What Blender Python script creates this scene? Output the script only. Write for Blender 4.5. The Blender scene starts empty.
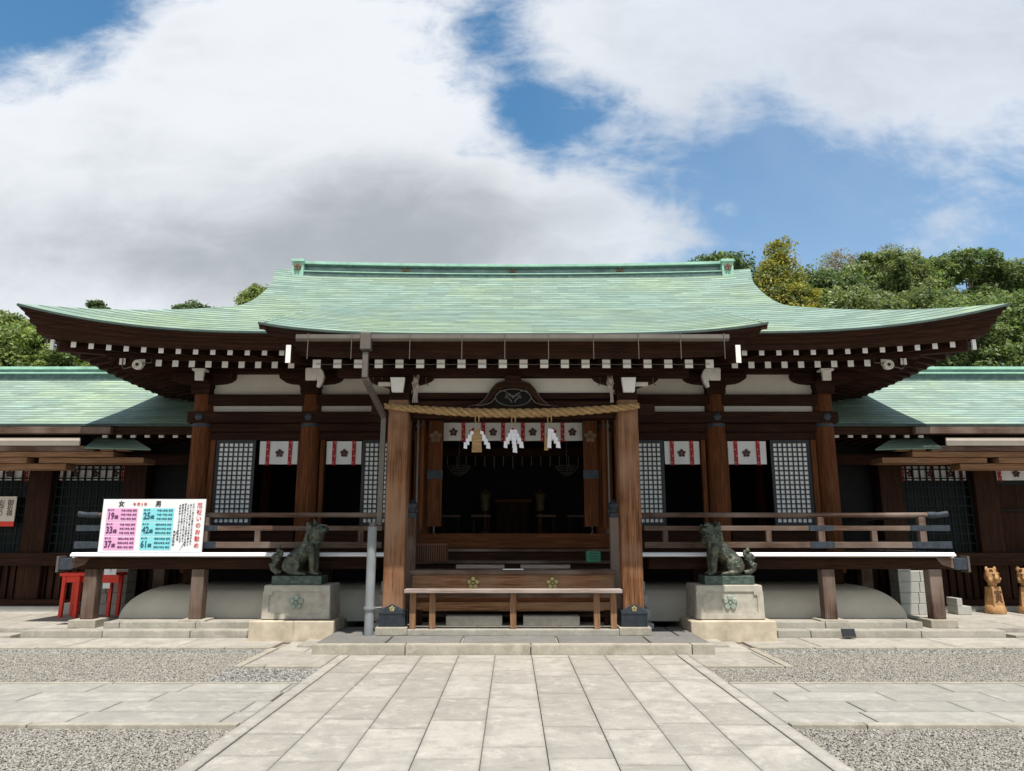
import bpy, bmesh, math, random
import numpy as np
from mathutils import Vector, Matrix, noise as mnoise
R = math.radians
PI = math.pi
random.seed(7)
rng = np.random.default_rng(7)
scn = bpy.context.scene
col = scn.collection

# ------------------------------------------------------------------ camera
cam_d = bpy.data.cameras.new('camera'); cam = bpy.data.objects.new('camera', cam_d); col.objects.link(cam)
cam_d.sensor_width = 36; cam_d.lens = 26.0; cam_d.clip_end = 3000
cam.location = (-.018, 0, 1.6); cam.rotation_euler = (R(90) + math.atan(0.2), 0, 0)
scn.camera = cam
scn.view_settings.view_transform = 'Standard'; scn.view_settings.look = 'None'
scn.view_settings.exposure = 0.42; scn.view_settings.gamma = 1
scn.render.resolution_x = 1024; scn.render.resolution_y = 771

# ------------------------------------------------------------------ sun
SUNV = Vector((0.105, -0.388, 1.0)).normalized()      # towards the sun
sd = bpy.data.lights.new('sun', 'SUN'); sd.energy = 4.2; sd.angle = R(0.53); sd.color = (1.0, 0.955, 0.88)
so = bpy.data.objects.new('sun', sd); col.objects.link(so); so.location = SUNV * 60
so.rotation_euler = SUNV.to_track_quat('Z', 'Y').to_euler()

# ------------------------------------------------------------------ node helper
class NT:
    def __init__(s, nt): s.nt = nt
    def n(s, typ, ins=None, **props):
        nd = s.nt.nodes.new(typ)
        for k, v in props.items(): setattr(nd, k, v)
        for k, v in (ins or {}).items():
            sock = nd.inputs[k]
            if isinstance(v, bpy.types.NodeSocket): s.nt.links.new(v, sock)
            else: sock.default_value = v
        return nd
    def m(s, op, a, b=0.0, c=0.0, clamp=False):
        return s.n('ShaderNodeMath', {0: a, 1: b, 2: c}, operation=op, use_clamp=clamp).outputs[0]
    def mix(s, f, a, b, blend='MIX'):
        nd = s.n('ShaderNodeMix', data_type='RGBA', blend_type=blend)
        for i, v in ((0, f), (6, a), (7, b)):
            if isinstance(v, bpy.types.NodeSocket): s.nt.links.new(v, nd.inputs[i])
            else: nd.inputs[i].default_value = (tuple(v) + (1,)) if i and len(v) == 3 else v
        return nd.outputs[2]
    def ramp(s, f, stops, interp='LINEAR'):
        nd = s.n('ShaderNodeValToRGB', {0: f}); cr = nd.color_ramp; cr.interpolation = interp
        while len(cr.elements) < len(stops): cr.elements.new(0.5)
        for e, (p, c_) in zip(cr.elements, stops):
            e.position = p; e.color = (c_[0], c_[1], c_[2], 1) if not isinstance(c_, (int, float)) else (c_, c_, c_, 1)
        return nd.outputs[0]
    def noise(s, vec, scale, detail=4, rough=.55, dist=0):
        return s.n('ShaderNodeTexNoise', {'Vector': vec, 'Scale': scale, 'Detail': detail, 'Roughness': rough, 'Distortion': dist}).outputs[0]
    def mapping(s, vec, scale=(1, 1, 1), loc=(0, 0, 0), rot=(0, 0, 0)):
        return s.n('ShaderNodeMapping', {'Vector': vec, 'Scale': scale, 'Location': loc, 'Rotation': rot}).outputs[0]

# ------------------------------------------------------------------ sky with clouds
w = bpy.data.worlds.new('World'); scn.world = w; w.use_nodes = True
w.node_tree.nodes.clear(); T = NT(w.node_tree)
sky = T.n('ShaderNodeTexSky', sky_type='NISHITA', sun_disc=False, sun_elevation=math.asin(SUNV.z),
          sun_rotation=math.atan2(SUNV.x, SUNV.y), air_density=1.0, dust_density=0.4, ozone_density=2.2, altitude=50)
tc = T.n('ShaderNodeTexCoord').outputs['Generated']
sep = T.n('ShaderNodeSeparateXYZ', {0: tc})
ay = T.m('MAXIMUM', T.m('ABSOLUTE', sep.outputs[1]), 0.08)
U = T.m('DIVIDE', sep.outputs[0], ay); V = T.m('DIVIDE', sep.outputs[2], ay)
flat = T.n('ShaderNodeCombineXYZ', {0: U, 1: T.m('MULTIPLY', V, 1.25), 2: T.m('MULTIPLY', T.m('SIGN', sep.outputs[1]), 3.0)}).outputs[0]
n1 = T.noise(flat, 3.2, 9, .58, .25)
n2 = T.noise(T.mapping(flat, (1, 1, 1), (4, 2, 1)), 1.6, 7, .55, .3)
n3 = T.noise(T.mapping(flat, (1, 1.6, 1), (9, 5, 1)), 7.5, 6, .6, .5)
def field(els, zero=0.0):
    out = None
    for (u, v, ru, rv, wt) in els:
        du = T.m('DIVIDE', T.m('SUBTRACT', U, u), ru); dv = T.m('DIVIDE', T.m('SUBTRACT', V, v), rv)
        r2 = T.m('MULTIPLY_ADD', du, du, T.m('MULTIPLY', dv, dv))
        e = T.m('MULTIPLY', T.m('EXPONENT', T.m('MULTIPLY', r2, -1.0)), wt)
        out = e if out is None else T.m('ADD', out, e)
    return out
CL = [(-0.327,0.553,0.316,0.295,1.00),(-0.585,0.490,0.276,0.186,1.00),(-0.643,0.368,0.313,0.138,1.00),(-0.132,0.420,0.244,0.173,1.00),
 (-0.473,0.719,0.121,0.122,0.70),(-0.277,0.736,0.182,0.140,1.00),(0.070,0.490,0.120,0.110,0.55),(0.141,0.413,0.143,0.062,0.80),
 (0.195,0.756,0.213,0.121,0.75),(0.439,0.773,0.351,0.158,0.95),(0.693,0.668,0.210,0.146,0.85),(0.323,0.464,0.035,0.016,0.55),
 (0.608,0.490,0.160,0.145,0.22),(-0.018,0.702,0.136,0.103,0.25),(-0.747,0.618,0.089,0.100,0.70)]
HO = [(-0.725,0.806,0.150,0.072,1.30),(0.040,0.617,0.078,0.088,1.0),(-0.03,0.755,0.065,0.070,0.85),(0.147,0.660,0.045,0.042,0.40),
 (0.304,0.506,0.175,0.096,0.50),(0.476,0.474,0.116,0.095,0.40),(0.048,0.537,0.029,0.032,0.30)]
DK = [(-0.118,0.446,0.200,0.105,1.00),(-0.307,0.479,0.217,0.117,0.62),(-0.665,0.553,0.177,0.115,0.22),(-0.516,0.383,0.171,0.076,0.55),
 (-0.302,0.368,0.285,0.076,0.85),(-0.70,0.40,0.15,0.12,.35),(0.42,0.70,0.3,0.07,0.15)]
f = T.m('SUBTRACT', field(CL), field(HO))
f = T.m('ADD', f, T.m('MULTIPLY', T.m('SUBTRACT', n1, .5), 2.7))
n4 = T.noise(T.mapping(flat, (1, 1.3, 1), (2, 7, 3)), 17, 6, .65, .6)
f = T.m('ADD', f, T.m('MULTIPLY', T.m('SUBTRACT', n4, .5), .7))
f = T.m('ADD', f, T.m('MULTIPLY', T.m('SUBTRACT', n3, .5), 1.5))
mask = T.n('ShaderNodeMapRange', {0: f, 1: -.03, 2: 1.12, 3: 0, 4: 1}, interpolation_type='SMOOTHSTEP').outputs[0]
back = T.n('ShaderNodeMapRange', {0: n2, 1: 0.38, 2: 0.55, 3: 0, 4: 1}, interpolation_type='SMOOTHSTEP').outputs[0]
isfront = T.m('GREATER_THAN', sep.outputs[1], 0.0)
mask = T.m('ADD', T.m('MULTIPLY', mask, isfront), T.m('MULTIPLY', back, T.m('SUBTRACT', 1.0, isfront)))
mask = T.m('MULTIPLY', mask, T.m('GREATER_THAN', sep.outputs[2], -0.02))
dk = T.m('ADD', T.m('SUBTRACT', field(DK), .22), T.m('MULTIPLY', T.m('SUBTRACT', n2, .5), 1.8))
dk = T.m('ADD', dk, T.m('MULTIPLY', T.m('SUBTRACT', n1, .5), 1.2))
dk = T.m('ADD', dk, T.m('MULTIPLY', T.m('SUBTRACT', n3, .5), 1.0))
dk = T.n('ShaderNodeMapRange', {0: dk, 1: -.45, 2: 1.5, 3: 0, 4: 1}, interpolation_type='SMOOTHSTEP').outputs[0]
ccol = T.mix(dk, (7.1, 7.35, 7.7), (3.4, 3.65, 3.9))
ccol = T.mix(isfront, (6.4, 5.9, 5.3), ccol)
skyc = T.mix(1.0, sky.outputs[0], (.74, 1.20, 1.28), 'MULTIPLY')
thin = T.n('ShaderNodeMapRange', {0: U, 1: 0.0, 2: 0.35, 3: .97, 4: .78}).outputs[0]
veil = T.m('MULTIPLY', T.m('MULTIPLY', isfront, T.n('ShaderNodeMapRange', {0: U, 1: 0.0, 2: 0.4, 3: 0, 4: 1}).outputs[0]), T.ramp(n2, [(.35, .04), (.65, .28)]))
skyc = T.mix(veil, skyc, (5.2, 5.9, 7.2))
fin = T.mix(T.m('MULTIPLY', mask, thin), skyc, ccol)
bg = T.n('ShaderNodeBackground', {0: fin, 1: 0.095})
T.nt.links.new(bg.outputs[0], T.n('ShaderNodeOutputWorld').inputs[0])

# ------------------------------------------------------------------ materials
MATS = {}
def newmat(name):
    m = bpy.data.materials.new(name); m.use_nodes = True; m.node_tree.nodes.clear()
    return m, NT(m.node_tree)
def finish(m, T, colr, rough=.7, metal=0.0, bump=None, bstr=.3, bdist=.01, spec=.5, extra=None):
    ins = {'Base Color': colr if isinstance(colr, bpy.types.NodeSocket) else (*colr, 1), 'Roughness': rough, 'Metallic': metal, 'Specular IOR Level': spec}
    if bump is not None:
        ins['Normal'] = T.n('ShaderNodeBump', {'Height': bump, 'Strength': bstr, 'Distance': bdist}).outputs[0]
    if extra: ins.update(extra)
    p = T.n('ShaderNodeBsdfPrincipled', ins)
    T.nt.links.new(p.outputs[0], T.n('ShaderNodeOutputMaterial').inputs[0])
    MATS[m.name] = m
    return m
def oc(T): return T.n('ShaderNodeTexCoord').outputs['Object']
def wood(name, c1, c2, axis, rough=.72, weather=None, bstr=.35):
    m, T = newmat(name); o = oc(T)
    g = [22, 22, 22]; g[axis] = 0.9; h = [90, 90, 90]; h[axis] = 2.5
    a = T.noise(T.mapping(o, g), 1.0, 6, .62, .6); b = T.noise(T.mapping(o, h), 1.0, 3, .6)
    big = T.noise(o, 1.1, 3, .5)
    k = T.m('ADD', T.m('MULTIPLY', a, .65), T.m('MULTIPLY', b, .35))
    c = T.ramp(k, [(.36, c1), (.62, c2)])
    c = T.mix(T.m('MULTIPLY', T.ramp(b, [(.42, 1), (.54, 0)]), .5), c, tuple(x * .45 for x in c1))
    if weather:
        c = T.mix(T.ramp(big, [(.42, 0), (.66, .8)]), c, weather)
    else:
        c = T.mix(T.ramp(big, [(.35, .3), (.6, 0)]), c, tuple(x * .6 for x in c1))
    rnd = T.n('ShaderNodeNewGeometry').outputs['Random Per Island']
    c = T.mix(1.0, c, T.ramp(rnd, [(0, .82), (1, 1.15)]), 'MULTIPLY')
    return finish(m, T, c, min(.9, rough+.15), bump=k, bstr=bstr, bdist=.008, spec=.12)
for ax, nm in enumerate('xyz'):
    wood('wood_dark_' + nm, (.023, .0095, .0058), (.060, .025, .014), ax, .6)
    wood('wood_red_' + nm, (.095, .032, .012), (.20, .072, .028), ax, .6)
    wood('wood_grey_' + nm, (.070, .040, .028), (.17, .105, .078), ax, .75, weather=(.27, .21, .175))
    wood('wood_fresh_' + nm, (.24, .125, .065), (.39, .22, .125), ax, .7)
wood('wood_post', (.105, .043, .020), (.33, .150, .072), 2, .62, weather=(.34, .20, .125), bstr=.6)
wood('wood_box', (.19, .08, .037), (.42, .22, .115), 0, .65, weather=(.38, .24, .15), bstr=.5)
wood('wood_bench', (.26, .19, .16), (.43, .34, .30), 0, .7, weather=(.48, .42, .38))

def plain(name, c, rough=.7, metal=0.0, var=.12, scale=6, spec=.4, bstr=.15, bscale=60):
    m, T = newmat(name); o = oc(T)
    a = T.noise(o, scale, 5, .6); b = T.noise(o, bscale, 3, .6)
    k = T.ramp(a, [(.3, 1 - var), (.7, 1 + var)])
    return finish(m, T, T.mix(1.0, c, k, 'MULTIPLY'), rough, metal, bump=b, bstr=bstr, bdist=.004, spec=spec)
plain('plaster', (.70, .655, .59), .85, var=.05)
plain('plaster_mound', (.60, .545, .45), .85, var=.10, scale=1.6)
plain('white_paint', (.84, .82, .79), .6, var=.06)
plain('edge_white', (.90, .90, .90), .5, var=.05)
plain('paper', (.95, .95, .95), .8, var=.03)
plain('cloth_white', (.70, .70, .70), .85, var=.05)
plain('cloth_red', (.34, .022, .026), .8, var=.1)
plain('ink', (.03, .02, .025), .7, var=.1)
plain('crest_dark', (.07, .03, .03), .7)
plain('crest_red', (.45, .03, .035), .7)
plain('navy', (.020, .023, .030), .5, var=.2)
plain('metal_blue', (.045, .055, .070), .55, .3, var=.35, scale=14)
plain('metal_grey', (.14, .122, .105), .5, .3, var=.15, scale=5)
plain('pipe_grey', (.24, .255, .265), .45, 0, var=.12, scale=5)
plain('dark_void', (.012, .011, .012), .9, var=.2)  # near-black colour standing in for unlit depth
plain('glass_dark', (.010, .015, .015), .4, var=.3, spec=.15)
plain('bar_teal', (.010, .017, .017), .6, var=.3, spec=.15)
plain('brass', (.42, .34, .15), .42, .55, var=.25, scale=20)
plain('gilt_dim', (.11, .08, .035), .5, .3, var=.3)
plain('crest_dull', (.20, .13, .085), .6, .1, var=.3)
plain('stone_slab', (.50, .43, .325), .85, var=.25, scale=4)
plain('stone_ped', (.44, .405, .34), .85, var=.2, scale=7)
plain('stone_block', (.40, .395, .36), .85, var=.1)
plain('red_paint', (.74, .045, .02), .45, var=.12)
plain('sign_white', (.82, .83, .84), .35, var=.01)
plain('sign_pink', (.80, .42, .66), .4, var=.01)
plain('sign_cyan', (.26, .72, .78), .4, var=.01)
plain('sign_red', (.65, .04, .04), .4, var=.01)
plain('sign_text', (.12, .03, .10), .4, var=.01)
plain('sign_text_blue', (.02, .10, .14), .4, var=.01)
plain('green_paint', (.03, .20, .12), .5, var=.1)
plain('black_plastic', (.02, .021, .024), .35, var=.2)
plain('carved_wood', (.40, .22, .09), .6, var=.28, scale=14, bstr=.5, bscale=40)
plain('carved_dark', (.10, .04, .02), .6, var=.2)
plain('cream', (.66, .58, .50), .7, var=.05)
plain('basket', (.15, .07, .04), .8, var=.35, scale=60)
plain('shide', (.74, .73, .77), .8, var=.02)
plain('emblem_green', (.30, .345, .29), .7, var=.2, scale=20)

# bronze, patinated
m, T = newmat('bronze'); o = oc(T)
a = T.noise(o, 7, 6, .65, .3); b = T.noise(T.mapping(o, loc=(3, 1, 2)), 22, 5, .65)
c = T.ramp(a, [(.30, (.024, .027, .023)), (.48, (.060, .058, .044)), (.60, (.125, .110, .070)), (.72, (.12, .165, .13))])
c = T.mix(T.ramp(b, [(.50, 0), (.68, .75)]), c, (.12, .21, .165))
finish(m, T, c, .48, .45, bump=T.m('ADD', b, T.noise(o, 60, 3)), bstr=.5, bdist=.01)
plain('bronze_light', (.13, .165, .125), .5, .3, var=.45, scale=30)
m, T = newmat('bronze_plinth'); o = oc(T)
b = T.noise(T.mapping(o, (1, 1, 2)), 9, 5, .65, .5)
finish(m, T, T.ramp(b, [(.35, (.035, .055, .045)), (.6, (.10, .14, .11)), (.72, (.14, .28, .20))]), .5, .35, bump=b, bstr=.3)

# copper roof
def copper(name, base=(.255, .348, .275), course=.21):
    m, T = newmat(name); uv = T.n('ShaderNodeTexCoord').outputs['UV']
    br = T.n('ShaderNodeTexBrick', {'Vector': uv, 'Color1': (.68, .70, .70, 1), 'Color2': (1.22, 1.20, 1.16, 1), 'Mortar': (.80, .82, .80, 1),
             'Scale': 1.0, 'Mortar Size': .003, 'Mortar Smooth': .5, 'Bias': 0.0, 'Brick Width': .62, 'Row Height': course}, offset=.37, offset_frequency=2)
    st = T.noise(T.mapping(uv, (1.1, 5.2, 1)), 1.0, 9, .84, .4)
    big = T.noise(uv, .42, 4, .6, .6); big2 = T.noise(T.mapping(uv, (1, 1.6, 1), (7, 3, 0)), .8, 4, .6, .4)
    fine = T.noise(T.mapping(uv, (3.0, 20, 1)), 1.0, 6, .8)
    c = T.ramp(big, [(.30, tuple(x * y for x, y in zip(base, (.86, .98, 1.16)))), (.5, base), (.68, tuple(x * y for x, y in zip(base, (1.20, 1.12, .78))))])
    c = T.mix(T.ramp(big2, [(.52, 0), (.72, .55)]), c, tuple(x * y for x, y in zip(base, (.80, .94, .88))))
    c = T.mix(1.0, c, T.ramp(st, [(.36, .60), (.5, 1.0), (.64, 1.32)]), 'MULTIPLY')
    c = T.mix(T.ramp(fine, [(.50, 0), (.66, .7)]), c, (.43, .52, .47))
    c = T.mix(T.ramp(fine, [(.34, .75), (.48, 0)]), c, (.13, .22, .16))
    c = T.mix(.8, c, br.outputs[0], 'MULTIPLY')
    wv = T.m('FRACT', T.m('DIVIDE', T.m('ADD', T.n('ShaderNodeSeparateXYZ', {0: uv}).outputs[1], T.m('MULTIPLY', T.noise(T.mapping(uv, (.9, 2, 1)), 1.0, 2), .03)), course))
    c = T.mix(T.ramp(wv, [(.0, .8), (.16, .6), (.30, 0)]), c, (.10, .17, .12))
    c = T.mix(T.ramp(T.noise(T.mapping(uv, (1.6, 14, 1), (3, 9, 0)), 1.0, 6, .75), [(.46, 0), (.62, .55)]), c, tuple(x*.62 for x in base))
    h = T.m('ADD', T.m('MULTIPLY', br.outputs[1], -1.0), T.m('MULTIPLY', fine, .6))
    return finish(m, T, c, .62, .0, bump=h, bstr=.55, bdist=.02, spec=.35)
copper('copper'); copper('copper_wing', (.31, .405, .33))
plain('copper_edge', (.035, .06, .052), .55, .1, var=.3, scale=8)
plain('copper_light', (.33, .56, .45), .6, 0, var=.18, scale=4)
plain('copper_dark', (.09, .15, .14), .5, .2, var=.35, scale=9)
plain('copper_panel', (.20, .27, .27), .55, .1, var=.35, scale=3)

# paving slabs (tone per slab)
def paving(name, lo, hi, stain, joints=True):
    m, T = newmat(name); o = oc(T)
    rnd = T.n('ShaderNodeNewGeometry').outputs['Random Per Island']
    c = T.ramp(rnd, [(0, lo), (.5, tuple((x + y) / 2 for x, y in zip(lo, hi))), (1, hi)])
    sp = T.n('ShaderNodeCombineXYZ', {2: T.m('MULTIPLY', rnd, 40.0)}).outputs[0]
    ov = T.n('ShaderNodeVectorMath', {0: o, 1: sp}, operation='ADD').outputs[0]
    a = T.noise(ov, 2.6, 6, .62, .5); b = T.noise(o, 160, 3, .7); e = T.noise(T.mapping(ov, loc=(5, 5, 5)), 9, 6, .7, .3)
    c = T.mix(T.ramp(a, [(.42, 0), (.62, .62)]), c, stain)
    c = T.mix(T.ramp(T.noise(T.mapping(ov, (1, 1, 1), (2, 8, 4)), 5.0, 8, .75, .4), [(.52, 0), (.66, .5)]), c, tuple(min(1, x*1.3) for x in hi))
    c = T.mix(T.ramp(e, [(.54, 0), (.70, .4)]), c, tuple(x * .70 for x in stain))
    c = T.mix(1.0, c, T.ramp(b, [(.3, .72), (.7, 1.25)]), 'MULTIPLY')
    if not joints: return finish(m, T, c, .85, bump=T.m('ADD', T.m('MULTIPLY', b, .4), a), bstr=.35, bdist=.008, spec=.25)
    P_ = T.n('ShaderNodeSeparateXYZ', {0: T.n('ShaderNodeUVMap', uv_map='UVMap').outputs[0]}); S_ = T.n('ShaderNodeSeparateXYZ', {0: T.n('ShaderNodeUVMap', uv_map='size').outputs[0]})
    ex = T.m('MINIMUM', P_.outputs[0], T.m('SUBTRACT', S_.outputs[0], P_.outputs[0])); ey = T.m('MINIMUM', P_.outputs[1], T.m('SUBTRACT', S_.outputs[1], P_.outputs[1]))
    ed = T.m('ADD', T.m('MINIMUM', ex, T.m('MULTIPLY', ey, .8)), T.m('MULTIPLY', T.m('SUBTRACT', T.noise(ov, 14, 5, .7), .5), .030))
    upf = T.m('GREATER_THAN', T.n('ShaderNodeSeparateXYZ', {0: T.n('ShaderNodeNewGeometry').outputs['True Normal']}).outputs[2], .6)
    c = T.mix(T.m('MULTIPLY', upf, T.ramp(T.m('DIVIDE', ed, .1), [(.0, .42), (.06, .22), (.18, .09), (.5, 0)])), c, tuple(x * .42 for x in stain))     # grime kept in the joints
    finish(m, T, c, .85, bump=T.m('ADD', T.m('MULTIPLY', b, .4), a), bstr=.35, bdist=.008, spec=.25)
paving('slab_main', (.335, .308, .265), (.445, .412, .36), (.28, .258, .225))
paving('slab_cross', (.335, .318, .278), (.415, .39, .345), (.28, .265, .235))
paving('slab_step', (.34, .32, .275), (.42, .39, .335), (.26, .24, .20))
paving('slab_dark', (.17, .165, .155), (.225, .215, .20), (.17, .16, .145))
paving('stone_kerb', (.37, .34, .28), (.46, .42, .345), (.29, .26, .20), False)
paving('stone_step', (.34, .32, .275), (.42, .39, .335), (.26, .24, .20), False)
paving('slab_kerb', (.37, .34, .28), (.46, .42, .345), (.29, .26, .20))
m, T = newmat('gravel_base'); o = oc(T)
vo = T.n('ShaderNodeTexVoronoi', {'Vector': o, 'Scale': 55.0}); a = T.noise(o, 3, 4)
c = T.mix(1.0, T.ramp(vo.outputs[1], [(0, (.22, .19, .155)), (1, (.42, .37, .31))]), T.ramp(a, [(.3, .8), (.7, 1.1)]), 'MULTIPLY')
finish(m, T, c, .9, bump=vo.outputs[0], bstr=.6, bdist=.02, spec=.2)
def gravel_mat(name, stops):
    m, T = newmat(name)
    rnd = T.n('ShaderNodeNewGeometry').outputs['Random Per Island']
    finish(m, T, T.ramp(rnd, stops), .85, spec=.25)
gravel_mat('gravel', [(0, (.16, .148, .128)), (.3, (.26, .24, .208)), (.7, (.33, .307, .265)), (1, (.42, .392, .345))])
gravel_mat('gravel_dark', [(0, (.12, .12, .115)), (.4, (.22, .215, .20)), (.8, (.32, .305, .275)), (1, (.44, .42, .38))])
# straw
m, T = newmat('straw'); o = oc(T)
a = T.noise(T.mapping(o, (8, 60, 60)), 1.0, 5, .7, .4)
finish(m, T, T.ramp(a, [(.3, (.18, .10, .04)), (.55, (.42, .27, .12)), (.75, (.58, .42, .22))]), .8, bump=a, bstr=.7, bdist=.01)
# leaves
def leafmat(name, stops):
    m, T = newmat(name); g = T.n('ShaderNodeNewGeometry')
    c = T.ramp(g.outputs['Random Per Island'], stops)
    big = T.noise(oc(T), .55, 3, .6)
    c = T.mix(1.0, c, T.ramp(big, [(.3, 1.0), (.7, 1.55)]), 'MULTIPLY')
    d = T.n('ShaderNodeBsdfPrincipled', {'Base Color': c, 'Roughness': .5, 'Specular IOR Level': .35})
    t = T.n('ShaderNodeBsdfTranslucent', {'Color': T.mix(1.0, c, (1.2, 1.3, .6), 'MULTIPLY')})
    mx = T.n('ShaderNodeMixShader', {0: .42, 1: d.outputs[0], 2: t.outputs[0]})
    T.nt.links.new(mx.outputs[0], T.n('ShaderNodeOutputMaterial').inputs[0]); MATS[name] = m
leafmat('leaf_dark', [(0, (0.041, 0.067, 0.030)), (.6, (0.085, 0.129, 0.054)), (1, (0.154, 0.204, 0.094))])
leafmat('leaf_mid', [(0, (0.067, 0.103, 0.038)), (.6, (0.135, 0.190, 0.071)), (1, (0.239, 0.298, 0.127))])
leafmat('leaf_olive', [(0, (0.091, 0.117, 0.048)), (.6, (0.169, 0.203, 0.088)), (1, (0.272, 0.293, 0.147))])
leafmat('leaf_gold', [(0, (0.145, 0.138, 0.026)), (.5, (0.247, 0.222, 0.045)), (1, (0.340, 0.312, 0.081))])
leafmat('leaf_brown', [(0, (0.142, 0.092, 0.059)), (.6, (0.227, 0.160, 0.102)), (1, (0.315, 0.246, 0.156))])
leafmat('leaf_bright', [(0, (0.087, 0.121, 0.035)), (.6, (0.190, 0.238, 0.074)), (1, (0.312, 0.354, 0.125))])
plain('bark', (.27, .21, .165), .9, var=.3, scale=8)

# ------------------------------------------------------------------ object helpers
def tag(o, label=None, cat=None, group=None, kind=None):
    if label: o['label'] = label
    if cat: o['category'] = cat
    if group: o['group'] = group
    if kind: o['kind'] = kind
    return o
ORG = {}
def thing(name, loc, label, cat, group=None):
    o = bpy.data.objects.new(name, None); o.empty_display_size = .2; col.objects.link(o)
    o.location = loc; ORG[o.name] = Vector(loc); return tag(o, label, cat, group)
class MB:
    def __init__(s): s.v = []; s.f = []; s.m = []; s.uv = None
    def add(s, vs, fs, mi=0):
        b = len(s.v); s.v += [tuple(p) for p in vs]
        for fc in fs: s.f.append(tuple(b + i for i in fc)); s.m.append(mi)
        return s
    def box(s, x0, x1, y0, y1, z0, z1, mi=0):
        if x0 > x1: x0, x1 = x1, x0
        if y0 > y1: y0, y1 = y1, y0
        if z0 > z1: z0, z1 = z1, z0
        return s.hexa([(x0,y0,z0),(x1,y0,z0),(x1,y1,z0),(x0,y1,z0),(x0,y0,z1),(x1,y0,z1),(x1,y1,z1),(x0,y1,z1)], mi)
    def hexa(s, p, mi=0):
        return s.add(p, [(0,3,2,1),(4,5,6,7),(0,1,5,4),(1,2,6,5),(2,3,7,6),(3,0,4,7)], mi)
    def prism(s, pts, axis, a0, a1, mi=0):
        # pts: 2-D outline; axis 'y' -> (x,z) extruded along y ; 'x' -> (y,z) ; 'z' -> (x,y)
        def P(p, a): return (p[0], a, p[1]) if axis == 'y' else ((a, p[0], p[1]) if axis == 'x' else (p[0], p[1], a))
        n = len(pts); vs = [P(p, a0) for p in pts] + [P(p, a1) for p in pts]
        fs = [tuple(range(n)), tuple(range(2*n-1, n-1, -1))] + [(i, i+n, (i+1) % n + n, (i+1) % n) for i in range(n)]
        return s.add(vs, fs, mi)
    def tube(s, path, rad, n=10, mi=0, cap=True):
        path = [Vector(p) for p in path]; k = len(path)
        rads = rad if isinstance(rad, (list, tuple)) else [rad]*k
        vs = []; up = Vector((0, 0, 1))
        for i, p in enumerate(path):
            t = (path[min(i+1, k-1)] - path[max(i-1, 0)]).normalized()
            u = up if abs(t.dot(up)) < .95 else Vector((1, 0, 0))
            a = t.cross(u).normalized(); b = a.cross(t)
            for j in range(n):
                an = 2*PI*j/n; vs.append(p + a*math.cos(an)*rads[i] + b*math.sin(an)*rads[i])
        fs = [(i*n+j, i*n+(j+1) % n, (i+1)*n+(j+1) % n, (i+1)*n+j) for i in range(k-1) for j in range(n)]
        if cap: fs += [tuple(range(n))[::-1], tuple((k-1)*n+j for j in range(n))]
        return s.add(vs, fs, mi)
    def lathe(s, c, prof, n=20, mi=0, axis='z'):
        vs = []
        for (r, h) in prof:
            for j in range(n):
                a = 2*PI*j/n
                if axis == 'z': vs.append((c[0]+r*math.cos(a), c[1]+r*math.sin(a), c[2]+h))
                else: vs.append((c[0]+r*math.cos(a), c[1]+h, c[2]+r*math.sin(a)))
        k = len(prof)
        fs = [(i*n+j, i*n+(j+1) % n, (i+1)*n+(j+1) % n, (i+1)*n+j) for i in range(k-1) for j in range(n)]
        fs += [tuple(range(n))[::-1], tuple((k-1)*n+j for j in range(n))]
        return s.add(vs, fs, mi)
    def ell(s, c, r, rot=None, nu=16, nv=10, mi=0):
        M = rot.to_matrix() if rot else Matrix.Identity(3); vs = []
        for i in range(1, nv):
            th = PI*i/nv
            for j in range(nu):
                ph = 2*PI*j/nu
                vs.append(Vector(c) + M @ Vector((r[0]*math.sin(th)*math.cos(ph), r[1]*math.sin(th)*math.sin(ph), r[2]*math.cos(th))))
        b = len(vs); vs.append(Vector(c) + M @ Vector((0, 0, r[2]))); vs.append(Vector(c) - M @ Vector((0, 0, r[2])))
        fs = [(i*nu+j, (i+1)*nu+j, (i+1)*nu+(j+1) % nu, i*nu+(j+1) % nu) for i in range(nv-2) for j in range(nu)]
        fs += [(b, j, (j+1) % nu) for j in range(nu)] + [(b+1, (nv-2)*nu+(j+1) % nu, (nv-2)*nu+j) for j in range(nu)]
        return s.add(vs, fs, mi)
    def build(s, name, mats, parent=None, smooth=False, bevel=0.0, label=None, loc=None, kind=None):
        if isinstance(mats, str): mats = [mats]
        org = ORG[parent.name] if parent else Vector(loc if loc else (0, 0, 0))
        me = bpy.data.meshes.new(name)
        me.from_pydata([(p[0]-org.x, p[1]-org.y, p[2]-org.z) for p in s.v], [], s.f)
        me.polygons.foreach_set('material_index', s.m)
        for q in mats: me.materials.append(MATS[q])
        if s.uv:
            ul = me.uv_layers.new(name='UVMap'); vi = np.zeros(len(me.loops), dtype=np.int32); me.loops.foreach_get('vertex_index', vi)
            ul.data.foreach_set('uv', np.array(s.uv, dtype=np.float32)[vi].ravel())
        if getattr(s, 'uv2', None):
            ul = me.uv_layers.new(name='size'); ul.data.foreach_set('uv', np.array(s.uv2, dtype=np.float32)[vi].ravel())
        me.update()
        bm = bmesh.new(); bm.from_mesh(me); bmesh.ops.recalc_face_normals(bm, faces=bm.faces)
        if smooth:
            for fc in bm.faces: fc.smooth = True
            for e in bm.edges:
                if len(e.link_faces) == 2 and e.calc_face_angle(0) > R(40): e.smooth = False
        bm.to_mesh(me); bm.free()
        o = bpy.data.objects.new(name, me); col.objects.link(o); ORG[o.name] = org
        if parent: o.parent = parent
        else: o.location = org
        if bevel:
            b = o.modifiers.new('bevel', 'BEVEL'); b.width = bevel; b.segments = 2; b.limit_method = 'ANGLE'; b.angle_limit = R(40)
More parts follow.
